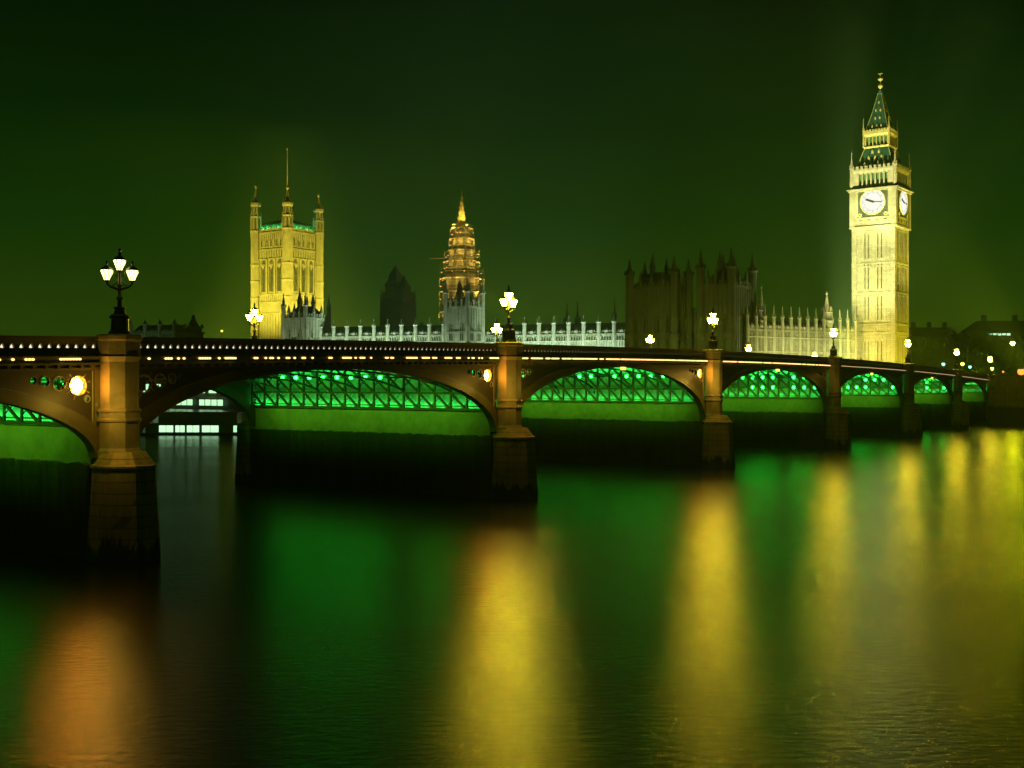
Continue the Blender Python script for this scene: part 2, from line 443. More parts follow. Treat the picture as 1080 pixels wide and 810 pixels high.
        merged(pm, 'parapet', M['iron'], bridge)
        if side == 0:
            f = MB(); camber_strip(f, s0+.1, s1-.1, .70, .73, .66, .30); f.build('parapet_light', M['led'], bridge)
            rr = random.Random(i+3); s = s0+.25
            if i < 4:
                while s < s1-.3:
                    nb_ = rr.choice([1,1,2,3,5,7]) if i < 2 else rr.choice([4,7,10,12])
                    f = MB(); v = []; fc = []
                    for q_ in range(nb_):      # a run of small bulbs on one cable
                        t_ = top(s)-FT+.02
                        v0 = len(v); 
                        f.lathe(s, .09, [(.02,t_-.055),(.06,t_-.02),(.06,t_+.02),(.02,t_+.055)], 6, sx=1.35)
                        s += .17
                        if s > s1-.3: break
                    f.box(s-.17*min(nb_,12), s-.16, .085, .095, t_-.008, t_+.008)
                    f.build('cornice_light', M['warm'], bridge)
                    s += rr.choice([.2,.3,.5,.9,1.3]) if i < 2 else rr.choice([.1,.2,.45])
            else:
                f = MB(); camber_strip(f, s0+.3, s1-.3, .06, .12, FT-.01, FT-.08); f.build('cornice_light', M['warm_far'], bridge)
    # inner ribs, deck
    for k in range(1, 6):
        y = WID*k/6
        rb = arch_band(i, y-.08, y+.08, .14, .14, spring=7.4, n=24)
        c_i, h_i = c, h
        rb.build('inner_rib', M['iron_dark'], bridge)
    d = MB()
    camber_strip(d, PIERS[i], PIERS[i+1], .9, WID-.9, 1.25, .95)
    d.build('deck', M['rib_iron'], bridge)
    d = MB(); k = PIERS[i]+2.4
    while k < PIERS[i+1]-2:
        d.box(k-.1, k+.1, 1.05, WID-1.05, top(k)-1.6, top(k)-1.22); k += 1.9
    d.build('cross_girder', M['rib_iron'], bridge)
    rd = MB(); camber_strip(rd, PIERS[i], PIERS[i+1], 1.0, WID-1.0, .946, .93)
    rd.build('roadway', M['asphalt'], bridge)
    # crown marker lights
    if i in (3, 4, 5, 2):
        f = MB(); f.box(c-.35, c-.08, .3, .5, top(c)-FB-.42, top(c)-FB-.16); f.box(c+.08, c+.35, .3, .5, top(c)-FB-.42, top(c)-FB-.16)
        f.build('marker_light', M['nav'], bridge)

for j, s in enumerate(PIERS):
    if j in (0,): hw = 3
    pz = top(s)
    # body
    p = MB(); rg = random.Random(j+50); v = []; fc = []; nseg = 80
    for k in range(nseg+1):
        y = .8+(WID-1.6)*k/nseg; za, zb = 4.56+rg.random()*.16, 4.56+rg.random()*.16
        v += [(s-1.25,y,-3),(s-1.25+rg.random()*.05,y,za),(s+1.25-rg.random()*.05,y,zb),(s+1.25,y,-3)]
    for k in range(nseg):
        for q_ in range(4): fc.append((k*4+q_, (k+1)*4+q_, (k+1)*4+(q_+1)%4, k*4+(q_+1)%4))
    fc.append((0,1,2,3)); fc.append((nseg*4+3,nseg*4+2,nseg*4+1,nseg*4)); p.add(v, fc)
    pier = p.build('pier', M['wet'], bridge)
    p = MB(); p.box(s-.9, s+.9, 1.1, WID-1.1, 4.6, pz-1.3); p.build('pier_wall', M['granite'], pier)
    for side in (0, 1):
        yc = 0.05 if side == 0 else WID-.05; yp = -.3 if side == 0 else WID+.1
        q = MB()
        # octagonal shaft with collar, necking and cap
        q.lathe(s, yc, [(1.06,4.9),(1.06,5.3),(.98,5.45),(.98,6.7),(1.08,6.76),(1.09,6.86),(1.0,6.94),(1.0,7.2),(1.08,7.25),(1.08,7.33),(.95,7.42),(.95,pz-1.25),(1.02,pz-1.15),(1.1,pz-1.0),(1.02,pz-.9),(1.02,pz-.25),(1.12,pz-.15),(1.14,pz+.02),(1.02,pz+.1)], 8)
        q.build('shaft', M['granite'], pier)
        q = MB()
        q.lathe(s, yp, [(1.82,-3),(1.74,.2),(1.5,4.25),(1.5,4.5),(1.57,4.53),(1.57,4.62),(1.42,4.68),(1.0,5.28)], 8, sy=1.15 if side == 0 else .9)
        q.build('plinth', M['plinth'], pier)
    # lattice frame carrying the ribs, on the side facing downstream spans
    for e in ((-1, 1) if j > 0 else (1,)):
        x = s+e*1.5; q = MB(); z0, z1 = 6.55, pz-1.45
        q.box(min(x, s+e*.9)-.0, max(x, s+e*.9), 1.2, WID-1.2, z0-.04, z0)
        q.build('corbel', M['rib_iron'], pier)
        q = MB()
        nb = 16 if j < 3 else 17; dy = (WID-2.6)/nb; wd = .1 + .022*min(j, 4)
        zm = z0+(z1-z0)*.36; zm2 = z0+(z1-z0)*.70
        for z in (z0+.05, zm, zm2, z1): q.beam((x, 1.3, z), (x, WID-1.3, z), wd*1.2, wd)
        for k in range(nb+1):
            y = 1.3+dy*k; q.beam((x, y, z0), (x, y, z1), wd*.9, wd)
            if k < nb:
                q.beam((x, y+dy, zm), (x, y, z0), wd, wd); q.beam((x, y+dy, zm2), (x, y, zm), wd, wd); q.beam((x, y+dy, z1), (x, y, zm2), wd, wd)
        # second lattice close to the wall, crossing the other way
        q2 = MB(); x2 = s+e*1.36
        for z in (z0+.3, zm+.25, zm2+.2): q2.beam((x2, 1.3, z), (x2, WID-1.3, z), wd, wd*.8)
        for k in range(nb):
            y = 1.3+dy*k+dy*.5; y_ = min(y+dy, WID-1.3)
            for za, zb in ((z0, zm), (zm, zm2), (zm2, z1)): q2.beam((x2, y, zb), (x2, y_, za), wd*.8, wd*.8)
        q2.build('lattice_brace', M['rib_iron'], pier)
        if e == -1 and j >= 1:
            rg = random.Random(j)
            for k in range(nb if j < 6 else 8):
                y = 1.3+dy*(k+.5) if j < 6 else 2+k*3
                for z in ((zm2,) if j < 4 else (zm2, zm)):
                    if rg.random() < .55+.06*j and j*nb < 110:
                        g_ = MB(); r_ = .09+.02*min(j, 5); g_.sq(x-.12, y, [(r_*.5,z-r_),(r_,z),(r_*.5,z+r_)]); g_.build('green_lamp', M['green_dot'], pier)
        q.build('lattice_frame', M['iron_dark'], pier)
    if j >= 1:
        # green floods hidden behind the lattice, washing the pier wall upwards
        x = s-1.1; o = P0 + U*x - NN*(WID/2)
        strip_light((o.x, o.y, 6.70), Vector((U.x*.12, U.y*.12, 1)), .2, 25, (.02, 1.0, .17), 520)
        strip_light((P0 + U*(s-1.42) - NN*(WID/2) + Vector((0,0,pz-1.75)))[:], Vector((U.x, U.y, -.8)), .2, 24, (.02, 1.0, .15), 560 + 110*j)  # added upper strip shining down, put in to even out the green wash
        # added unseen olive fill under the deck on the plain wall below the frame
        o = P0 + U*(s-6) - NN*(WID/2)
        strip_light((o.x, o.y, 7.2), Vector((U.x, U.y, -.12)), .4, 22, (.20, 1.0, .035), 290).data.spread = R(85)

# orange spandrel floodlights beside the piers: fixture, its light and an added spill lamp in front
def spandrel_flood(j, e, power, bulb=True):
    s = PIERS[j]+e*1.95; zc = top(s)-FB-.76
    q = MB(); q.box(s-.3, s+.3, .88, 1.0, zc-.36, zc+.36); fx = q.build('floodlight_housing', M['black_iron'], bridge)
    if bulb:
        q = MB(); q.lathe(0, 0, [(.02,-.02),(.34,0),(.38,.05),(.3,.1)], 12)
        v = [(s+a, .86-c, zc+b_*1.15) for a, b_, c in q.v]; q2 = MB(); q2.v = v; q2.f = q.f
        q2.build('floodlight_lens', M['bulb'], fx)
    w = P0 + U*(s-e*.1) + NN*.12
    lamp_light('POINT', (w.x, w.y, zc), (1.0, .50, .08), power*.38, .06)
    w = P0 + U*(s+e*.25) + NN*1.5
    lamp_light('POINT', (w.x, w.y, zc-.9), (1.0, .6, .06), power*1.9, .1)  # added lamp in mid-air, spilling light on shaft and plinth
spandrel_flood(1, -1, 85); spandrel_flood(2, -1, 75); spandrel_flood(2, 1, 60); spandrel_flood(3, -1, 110); spandrel_flood(3, 1, 16, False)
spandrel_flood(1, 1, 6, False); spandrel_flood(4, -1, 14, False)

# ---------------------------------------------------------------- bridge lamps
def lantern_mesh():
    g = MB(); g.lathe(0, 0, [(.13,0),(.30,.42),(.30,.50),(.04,.72)], 8); return g
def make_lamp(kind):
    t = thing('bridge_lamp', (0,0,0), 0, None, 'street lamp')
    q = MB(); q.lathe(0,0,[(.55,0),(.55,.12),(.46,.2),(.42,.75),(.52,.82),(.5,.92),(.3,1.0),(.24,1.25),(.3,1.3),(.3,1.36)], 8)
    for k in range(4):
        a = k*math.pi/2+math.pi/4; q.box(.42*math.cos(a)-.06,.42*math.cos(a)+.06,.42*math.sin(a)-.06,.42*math.sin(a)+.06,.2,1.0)
    q.build('pedestal', M['black_iron'], t)
    q = MB(); q.lathe(0,0,[(.12,1.3),(.1,1.7),(.17,1.76),(.17,1.84),(.09,1.9),(.075,2.35),(.16,2.42),(.1,2.5),(.07,3.0),(.05,3.15)], 10)
    q.build('post', M['black_iron'], t, True)
    q = MB()
    for k in range(2):
        sx = -1 if k == 0 else 1
        q.tube([(0,0,2.2),(sx*.18,0,2.28),(sx*.42,0,2.36),(sx*.58,0,2.5),(sx*.6,0,2.66)], [.07,.06,.055,.05,.06])
        q.tube([(0,0,2.75),(sx*.16,0,2.55),(sx*.36,0,2.42)], .035)
        q.tube([(sx*.1,0,2.85),(sx*.22,0,2.98),(sx*.2,0,3.12),(sx*.08,0,3.1)], .025)
    q.build('arm', M['black_iron'], t)
    em = M[('lantern','lantern_far','lantern_near')[kind]]
    cap = MB(); cap.lathe(0,0,[(.33,.50),(.33,.54),(.2,.66),(.06,.74),(.05,.84),(.08,.88),(.02,.98)], 8)
    for k in range(8):
        a = math.pi/8+k*math.pi/4; cap.tube([(.135*math.cos(a),.135*math.sin(a),0),(.31*math.cos(a),.31*math.sin(a),.44),(.31*math.cos(a),.31*math.sin(a),.52)], .016, 4)
    cap.lathe(0,0,[(.16,-.05),(.16,.01)],8)
    cm = cap.mesh('lantern', M['black_iron']); gm = lantern_mesh().mesh('lamp_glass', em)
    for x, z in ((-.6, 2.68), (.6, 2.68), (0, 3.18)):
        a = link('lantern', cm, t, (x, 0, z)); link('lamp_glass', gm, a)
    q = MB(); q.lathe(0,0,[(.03,3.9),(.1,4.0),(.04,4.08),(.09,4.16),(.02,4.3)], 8); q.build('finial', M['black_iron'], t)
    return t
near_l = ['three-lantern cast iron bridge lamp on the pier nearest the camera, against dark open sky',
 'three-lantern bridge lamp on the second pier, in front of the pale river front',
 'bridge lamp on the third pier, in front of the dark unlit pavilions',
 'bridge lamp on the fourth pier, in front of the yellow-green north range',
 'bridge lamp at the foot of the clock tower on the fifth pier',
 'bridge lamp on the sixth pier, just past the clock tower',
 'bridge lamp on the far abutment where the bridge meets the bank']
far_l = ['far parapet lamp glowing against the base of the square royal tower',
 'far parapet lamp just beside the second pier lamp and below it',
 'far parapet lamp in front of the dark pavilion with the tall thin turret',
 'far parapet lamp where dark pavilion meets the yellow-green north range',
 'far parapet lamp low behind the railing below the north range spires',
 'far parapet lamp low behind the railing past the clock tower']
lamp_n = make_lamp(2); lamp0 = make_lamp(0); lamp1 = make_lamp(1)
grp = 'three-lantern lamps on the bridge piers'
for k, j in enumerate(range(1, 8)):
    o = lamp_n if k == 0 else lamp0 if k == 1 else copy_tree(lamp0)
    p = P0 + U*PIERS[j] - NN*.05
    o.location = (p.x, p.y, top(PIERS[j])+.1); o.rotation_euler.z = BROT if k else R(12); tag(o, near_l[k], group=grp)
for k, j in enumerate(range(2, 8)):
    o = lamp1 if k == 0 else copy_tree(lamp1)
    p = P0 + U*PIERS[j] - NN*(WID-.05)
    o.location = (p.x, p.y, top(PIERS[j])-.2); o.rotation_euler.z = BROT; tag(o, far_l[k], group=grp)

# ---------------------------------------------------------------- architecture helpers
FROT = math.atan2(-.55, .835)          # fronts that face the river, parallel to the bank

def pinnacle(mb, x, y, z0, r, h_shaft, h_spire, n=8):
    """octagonal turret with panelled shaft, collars and a crocketed spirelet"""
    z1 = z0+h_shaft
    mb.lathe(x, y, [(r,z0),(r,z0+h_shaft*.45),(r*1.14,z0+h_shaft*.46),(r*1.14,z0+h_shaft*.5),(r*.94,z0+h_shaft*.52),(r*.94,z1-r*.5),(r*1.25,z1-r*.3),(r*1.25,z1),(r*.72,z1+.05*h_spire),(r*.42,z1+.45*h_spire),(r*.2,z1+.8*h_spire),(r*.34,z1+.84*h_spire),(r*.1,z1+.9*h_spire),(.03,z1+h_spire)], n)
    for k in range(n):
        a = 2*math.pi*k/n + math.pi/n
        mb.box(x+r*1.05*math.cos(a)-.12*r, x+r*1.05*math.cos(a)+.12*r, y+r*1.05*math.sin(a)-.12*r, y+r*1.05*math.sin(a)+.12*r, z1-.2*r, z1+h_spire*.16)

def lancet(w, h, mat, fmat, mullions=1):
    """window: frame mesh with glass; returns (frame mesh, pane mesh); stands on z=0, faces -y, front at y=0"""
    pts = [(-w/2,0),(w/2,0),(w/2,h-w*.7)] + [(w/2*math.cos(a)*1.0, h-w*.7+w*.7*math.sin(a)) for a in (math.pi*.2, math.pi*.35, math.pi*.5, math.pi*.65, math.pi*.8)] + [(-w/2,h-w*.7)]
    pane = MB(); n = len(pts)
    pane.add([(x,-.02,z) for x,z in pts]+[(x,.05,z) for x,z in pts], [tuple(range(n))]+[tuple(range(n,2*n))[::-1]]+[(i,i+n,(i+1)%n+n,(i+1)%n) for i in range(n)])
    fr = MB(); e = max(.07, w*.09)
    for i in range(n):
        p, q_ = pts[i], pts[(i+1)%n]; fr.beam((p[0],-.08,p[1]), (q_[0],-.08,q_[1]), e, .16)
    for k in range(mullions):
        x = -w/2 + w*(k+1)/(mullions+1); fr.beam((x,-.07,0), (x,-.07,h-w*.2), e*.7, .1)
    fr.beam((-w/2,-.07,h*.5),(w/2,-.07,h*.5),e*.6,.1)
    return fr.mesh('window', fmat), pane.mesh('pane', mat)

def put_window(parent, wm, x, y, z, rz=0):
    a = link('window', wm[0], parent, (x, y, z), rz); link('pane', wm[1], a); return a

def blind_ribs(mb, x0, x1, y, z0, z1, pitch, w=.14, d=.14):
    n = max(1, int(round((x1-x0)/pitch)))
    for k in range(n+1):
        x = x0+(x1-x0)*k/n; mb.box(x-w/2, x+w/2, y-d, y+.02, z0, z1)

def battlement(mb, x0, x1, y, z, step=1.1, h=.7, d=.35):
    n = max(1, int((x1-x0)/step)); st = (x1-x0)/n
    for k in range(n):
        xa = x0+st*k; mb.box(xa+st*.2, xa+st*.8, y, y+d, z, z+h)

# faces of a square tower centred on the origin: yields the rotation for each of the four sides
SIDES = [0, R(90), R(180), R(270)]
def rotmb(mb, ang, k0=0):
    c, s = math.cos(ang), math.sin(ang); mb.v[k0:] = [(x*c-y*s, x*s+y*c, z) for x, y, z in mb.v[k0:]]

# ---------------------------------------------------------------- clock tower
def clock_tower():
    Yc = 333; X = at(928.5, Yc); gz = 4.6
    t = thing('clock_tower', (X, Yc, gz), R(-36.4), 'tall pale gothic clock tower with lit round dials and pointed iron roof', 'clock tower')
    Zl = lambda py: zat(py, 330)-gz
    A = 6.1
    z_str = [Zl(351), Zl(342), Zl(309), Zl(278), Zl(241)]
    body = MB(); body.sq(0, 0, [(A+.6,-1),(A+.6,2),(A,3),(A, Zl(241))])
    for ang in SIDES:
        k0 = len(body.v)
        for z in z_str: body.box(-A-.2, A+.2, -A-.24, -A, z-.3, z+.15)
        for x in (-A+.5, A-.5): body.box(x-.62, x+.62, -A-.2, -A+.05, 2, Zl(241))
        zz = [3]+z_str[:1]+[z_str[1]]+z_str[2:]
        for za, zb in ((3, z_str[0]), (z_str[1], z_str[2]), (z_str[2], z_str[3]), (z_str[3], z_str[4])):
            blind_ribs(body, -A+1.4, A-1.4, -A, za+.5, zb-.7, 1.03, .22, .16)
            body.box(-A+1.3, A-1.3, -A-.12, -A, zb-1.2, zb-.75)
        battlement(body, -A+1.2, A-1.2, -A-.14, z_str[0]+.3, .8, 1.6, .1)
        rotmb(body, ang, k0)
    body.build('shaft', M['stone'], t)
    wm = lancet(.72, 7.4, M['glass'], M['stone_plain'], 0)
    rows = [z_str[1]+1.0, z_str[2]+.9, z_str[3]+1.2]
    for ang in SIDES[:2]+SIDES[2:]:
        c, s = math.cos(ang), math.sin(ang)
        for z in [3.6+5] + rows:
            for x in (-2.6, -1.57, 1.57-.2, 2.6-.2):
                xx, yy = x+.1, -A-.06
                put_window(t, wm, xx*c-yy*s, xx*s+yy*c, z, ang)
    # clock stage
    B = 6.5; z0, z1 = Zl(241), Zl(201)
    cs = MB(); cs.sq(0, 0, [(A,z0-.6),(B,z0+.2),(B,z1)])
    zc = Zl(214)
    for ang in SIDES:
        k0 = len(cs.v)
        for x in (-B+.55, B-.55): cs.box(x-.75, x+.75, -B-.28, -B+.02, z0+.1, z1)
        cs.box(-B-.2, B+.2, -B-.4, -B, z0, z0+.5)
        for k in range(4): cs.box(-3.6+k*2.4-.45, -3.6+k*2.4+.45, -B-.3, -B, z0+1.2, z0+2.1)
        cs.box(-B-.9, B+.9, -B-.95, -B, z1, z1+.35); cs.box(-B-.5, B+.5, -B-.55, -B, z1-.5, z1)
        cs.box(-4.6, 4.6, -B-.25, -B, zc-4.75, zc-4.35); cs.box(-4.6, 4.6, -B-.25, -B, zc+4.1, zc+4.45)
        rotmb(cs, ang, k0)
    cs.build('clock_stage', M['stone'], t)
    for ang in SIDES:
        c, s = math.cos(ang), math.sin(ang)
        d = bpy.data.objects.new('clock_dial', None)
        q = MB(); n = 40
        q.add([(3.45*math.cos(2*math.pi*k/n), -.22, 3.45*math.sin(2*math.pi*k/n)) for k in range(n)]+[(3.45*math.cos(2*math.pi*k/n), 0, 3.45*math.sin(2*math.pi*k/n)) for k in range(n)],
              [tuple(range(n))]+[tuple(range(n,2*n))[::-1]]+[(k,k+n,(k+1)%n+n,(k+1)%n) for k in range(n)])
        dial = q.build('clock_dial', M['dial'], t); dial.location = (B*s, -B*c, zc); dial.rotation_euler.z = ang
        fr = MB(); fr.box(-4.3, 4.3, -.06, 0, -4.3, 4.1); o = fr.build('dial_surround', M['slate'], dial)
        fr = MB()
        fr.tube([(3.6*math.cos(2*math.pi*k/40), -.25, 3.6*math.sin(2*math.pi*k/40)) for k in range(41)], .17, 6)
        for sx_ in (-1,1):
            for sz in (-1,1): fr.tube([(sx_*3.75+.42*math.cos(2*math.pi*k/12), -.12, sz*3.65+.42*math.sin(2*math.pi*k/12)) for k in range(13)], .2, 5)
        fr.build('dial_rim', M['gilt'], dial)
        fr = MB()
        for k in range(12):
            a = k*math.pi/6; fr.beam((2.75*math.cos(a), -.24, 2.75*math.sin(a)), (3.1*math.cos(a), -.24, 3.1*math.sin(a)), .04, .13)
        fr.tube([(2.55*math.cos(2*math.pi*k/40), -.24, 2.55*math.sin(2*math.pi*k/40)) for k in range(41)], .03, 4)
        fr.build('hour_marks', M['hand'], dial)
        fr = MB(); fr.beam((.45,-.34,-.16),(-1.95,-.34,.8), .05, .62); fr.lathe(0,0,[(.4,0),(.4,.01)],10); fr.build('hour_hand', M['hand'], dial)
        fr = MB(); fr.beam((-.7,-.40,.1),(2.7,-.40,-.3), .04, .26); fr.build('minute_hand', M['hand'], dial)
    # belfry
    z2 = Zl(178.5)
    bf = MB(); bf.sq(0, 0, [(B-.2,z1+.3),(B-.2,z1+1.0)]); bf.sq(0,0,[(B-1.5,z1+1),(B-1.5,z2-1.2)]); bf.sq(0,0,[(B-.2,z2-1.3),(B+.1,z2-.5),(B+.1,z2)])
    for ang in SIDES:
        k0 = len(bf.v)
        for k in range(8):
            x = -4.4+8.8*k/7; bf.box(x-.2, x+.2, -B+.15, -B+.8, z1+1, z2-1.3)
        for x in (-B+1.1, B-1.1): bf.box(x-.95, x+.95, -B+.12, -B+2, z1+.4, z2-1.2)
        battlement(bf, -B, B, -B-.15, z2, 1.2, .8, .3)
        rotmb(bf, ang, k0)
    for a in (-1,1):
        for c in (-1,1): pinnacle(bf, a*(B-.2), c*(B-.2), z1+1, .55, z2-z1-.5, 5.2)
    bf.build('belfry', M['stone_plain'], t)
    q = MB(); q.sq(0,0,[(B-1.7,z1+1.1),(B-1.45,z1+1.2),(B-1.45,z2-1.4)]); q.build('louvre', M['rib_iron'], t)
    # lower roof
    z3 = Zl(155.5); z4 = Zl(137.5); z5 = Zl(97)
    rf = MB(); rf.sq(0,0,[(5.5,z2+.1),(4.75,z2+2.2),(3.9,z3-1.3),(3.5,z3)]); rf.build('lower_roof', M['roof_iron'], t)
    q = MB()
    for a in (-1,1):
        for c in (-1,1):
            q.tube([(a*5.5,c*5.5,z2+.1),(a*4.75,c*4.75,z2+2.2),(a*3.9,c*3.9,z3-1.3),(a*3.5,c*3.5,z3)], .14, 5)
    for ang in SIDES:
        k0 = len(q.v)
        for r_, (zz, yy) in enumerate(((z2+1.3, -5.1), (z2+3.2, -4.45), (z2+5.0, -3.95))):
            for k in range(4-r_ if r_ < 2 else 2):
                nn_ = (4-r_ if r_ < 2 else 2); x = (k-(nn_-1)/2)*1.9
                q.sq(x, yy, [(.28,zz-.4),(.28,zz+.3),(.03,zz+.95)])
        rotmb(q, ang, k0)
    q.build('roof_trim', M['gilt'], t)
    # lantern arcade
    q = MB(); q.sq(0,0,[(3.5,z3),(3.75,z3+.3),(3.75,z3+.6)]); q.sq(0,0,[(3.4,z4-1.5),(3.9,z4-.9),(3.9,z4)])
    for ang in SIDES:
        k0 = len(q.v)
        for k in range(7): x = -3.2+6.4*k/6; q.box(x-.14, x+.14, -3.45, -3.15, z3+.5, z4-1.4)
        battlement(q, -3.8, 3.8, -3.95, z4, .8, .45, .2)
        rotmb(q, ang, k0)
    for a in (-1,1):
        for c in (-1,1): pinnacle(q, a*3.7, c*3.7, z3+.5, .26, z4-z3, 3.6, 6)
    q.build('lantern_arcade', M['gilt'], t)
    q = MB(); q.sq(0,0,[(2.8,z3+.3),(2.8,z4-1)]); q.build('lantern_core', M['rib_iron'], t)
    # spire
    rf = MB(); rf.sq(0,0,[(3.4,z4),(2.8,z4+2),(1.85,z4+5.5),(1.05,z4+9),(.6,z5),(.75,z5+.15),(.75,z5+.5)]); rf.build('spire', M['roof_iron'], t)
    q = MB()
    pr = [(3.4,z4),(2.8,z4+2),(1.85,z4+5.5),(1.05,z4+9),(.6,z5)]
    for a in (-1,1):
        for c in (-1,1): q.tube([(a*r_,c*r_,z_) for r_, z_ in pr], .1, 5)
    for ang in SIDES:
        k0 = len(q.v)
        for zz, yy, nn_ in ((z4+1.4,-3.05,3),(z4+3.8,-2.4,2),(z4+6.2,-1.75,2),(z4+8.6,-1.2,1)):
            for k in range(nn_):
                x = (k-(nn_-1)/2)*1.3; q.sq(x, yy, [(.2,zz-.3),(.2,zz+.2),(.02,zz+.7)])
        rotmb(q, ang, k0)
    q.lathe(0,0,[(.5,z5+.4),(.62,z5+.9),(.2,z5+1.2),(.2,z5+1.7),(.62,z5+2.1),(.75,z5+2.5),(.55,z5+2.95),(.15,z5+3.2),(.13,z5+3.9),(.7,z5+4.3),(.75,z5+4.6),(.25,z5+5.1),(.16,z5+5.5),(.12,Zl(75))], 10)
    q.beam((-.6,0,z5+6.1),(.6,0,z5+6.1),.25)
    q.build('finial', M['gilt'], t)
    # floodlights on the ground around it and up on its ledges
    o = Vector((X, Yc, 0)); fr = Matrix.Rotation(R(-36.4), 3, 'Z')
    ey = fr @ Vector((0,-1,0)); ex = fr @ Vector((1,0,0))
    yel = (1.0, .84, .14); wht = (.97, 1.0, .40)
    for sgn in (-.5, .5):
        p = o + ey*26 + ex*sgn*16; lamp_light('SPOT', (p.x, p.y, 5.4), yel, 62000, .6, (o.x, o.y, 26), 70, .9)
    for ax, sz, pw in ((48, 32, 700000), (76, 27, 1150000)):
        p = o + ey*60 + ex*8; lamp_light('SPOT', (p.x, p.y, 6), wht, pw, 1, (o.x, o.y, ax), sz, .9)
    p = o + ex*24; lamp_light('SPOT', (p.x, p.y, 5.4), (1.0,.86,.03), 75000, .6, (o.x, o.y, 30), 75, .9)
    p = o + ex*45 - ey*6; lamp_light('SPOT', (p.x, p.y, 5.4), (1.0,.88,.06), 330000, .8, (o.x, o.y, 66), 36, .8)
clock_tower()

# ---------------------------------------------------------------- square royal tower
def royal_tower():
    Yc = 552; X = at(303, Yc)
    t = thing('square_tower', (X, Yc, 4.6), FROT, 'massive square gothic tower lit yellow with four corner turrets and a flagpole', 'tower')
    Zl = lambda py: zat(py, 540)-4.6
    A = 10.6
    b = MB(); zt = Zl(243); b.sq(0,0,[(A,-1),(A,zt)])
    bands = [Zl(262), Zl(272), Zl(310), Zl(318), Zl(330)]
    for ang in SIDES:
        k0 = len(b.v)
        for z in bands+[zt-.4]: b.box(-A, A, -A-.4, -A, z-.4, z+.25)
        blind_ribs(b, -A+2.4, A-2.4, -A, zt-7.5, zt-.6, 1.3, .3, .25)
        blind_ribs(b, -A+2.4, A-2.4, -A, bands[1]+.5, bands[0]-.5, 1.6, .4, .3)
        blind_ribs(b, -A+2.4, A-2.4, -A, bands[3]+.3, bands[2]-.4, 1.3, .3, .25)
        blind_ribs(b, -A+2.4, A-2.4, -A, 3, bands[4]-.4, 1.9, .4, .25)
        for k in range(4):
            x = -7.95+5.3*k; b.box(x-.5, x+.5, -A-.6, -A, bands[2], bands[1])
        for k in range(3):
            x = -5.3+5.3*k; b.lathe(x, -A-.3, [(.02,bands[1]-5.2),(1.0,bands[1]-3.4),(1.2,bands[1]-2.6),(.05,bands[1]-.2)], 4, rot=0)
        for k in range(9):
            x = -A+2.6+(2*A-5.2)*k/8; b.sq(x, -A+.1, [(.3,zt),(.3,zt+1.7),(.05,zt+2.8)])
        b.box(-A+1.5, A-1.5, -A, -A+.35, zt, zt+1.3)
        rotmb(b, ang, k0)
    b.build('tower_body', M['stone'], t)
    wm = lancet(2.6, 15.5, M['glass'], M['stone_plain'], 2); ws = lancet(1.5, 3.2, M['glass'], M['stone_plain'], 1)
    for ang in SIDES:
        c, s = math.cos(ang), math.sin(ang)
        for k in range(3):
            x, y = -5.3+5.3*k, -A-.06; put_window(t, wm, x*c-y*s, x*s+y*c, bands[2]+1.2, ang)
        for k in range(5):
            x, y = -6.4+3.2*k, -A-.06; put_window(t, ws, x*c-y*s, x*s+y*c, Zl(262)+1.3, ang)
    for a, c, zz in ((-1,-1,Zl(190)),(1,-1,Zl(196)),(1,1,Zl(198)),(-1,1,Zl(200))):
        q = MB(); r = 2.6; x, y = a*(A-.1), c*(A-.1)
        hh = zz-zt
        pr = [(r,-1)]
        for z in [12,20,28,36,44,52,60]:
            if z < zt-3: pr += [(r,z),(r*1.1,z+.15),(r*1.1,z+.7),(r,z+.9)]
        pr += [(r,zt),(r*1.12,zt+.2),(r*1.12,zt+.9),(r*.92,zt+1.2),(r*.92,zt+hh*.30),(r*1.08,zt+hh*.32),(r*.88,zt+hh*.36),(r*.84,zt+hh*.52),(r*1.05,zt+hh*.55),(r*1.05,zt+hh*.60),(r*.6,zt+hh*.63),(r*.42,zt+hh*.72),(r*.2,zt+hh*.83),(r*.1,zt+hh*.88),(r*.3,zt+hh*.93),(r*.26,zt+hh*.96),(.05,zt+hh)]
        q.lathe(x, y, pr, 8)
        for k in range(8):
            an = 2*math.pi*k/8+math.pi/8; cx_, cy_ = x+r*.98*math.cos(an), y+r*.98*math.sin(an)
            q.sq(cx_, cy_, [(.2,zt-2),(.2,zt+hh*.34),(.03,zt+hh*.42)]); q.sq(x+r*.8*math.cos(an), y+r*.8*math.sin(an), [(.16,zt+hh*.5),(.16,zt+hh*.62),(.02,zt+hh*.7)])
        tu = q.build('turret', M['stone_plain'], t)
        for z in (bands[1]+1, bands[2]+3, zt+2.2):
            for k in range(8):
                an = 2*math.pi*k/8
                if (k % 2) == 0: pass
        q = MB()
        for k in range(8):
            an = 2*math.pi*k/8; rr_ = r*.92*math.cos(math.pi/8)
            for (za, zb, rs) in ((zt+2, zt+hh*.27, .92), (zt+hh*.38, zt+hh*.50, .85)):
                rr_ = r*rs*math.cos(math.pi/8)
                q.beam((x+rr_*math.cos(an), y+rr_*math.sin(an), za), (x+rr_*math.cos(an), y+rr_*math.sin(an), zb), .7, .12)
        q.build('turret_opening', M['glass'], tu)
    q = MB(); q.sq(0,0,[(A-1.4,zt-.2),(A-1.7,zt+3.6),(A-2.6,zt+4.6),(2,zt+6.6),(1.4,zt+6.8)]); q.build('iron_roof', M['rib_iron'], t)
    q = MB(); q.lathe(0,0,[(1.2,zt+6.2),(1.0,zt+9),(.28,zt+11),(.22,zt+26),(.12,Zl(153)),(.4,Zl(152)),(.05,Zl(150))], 8)
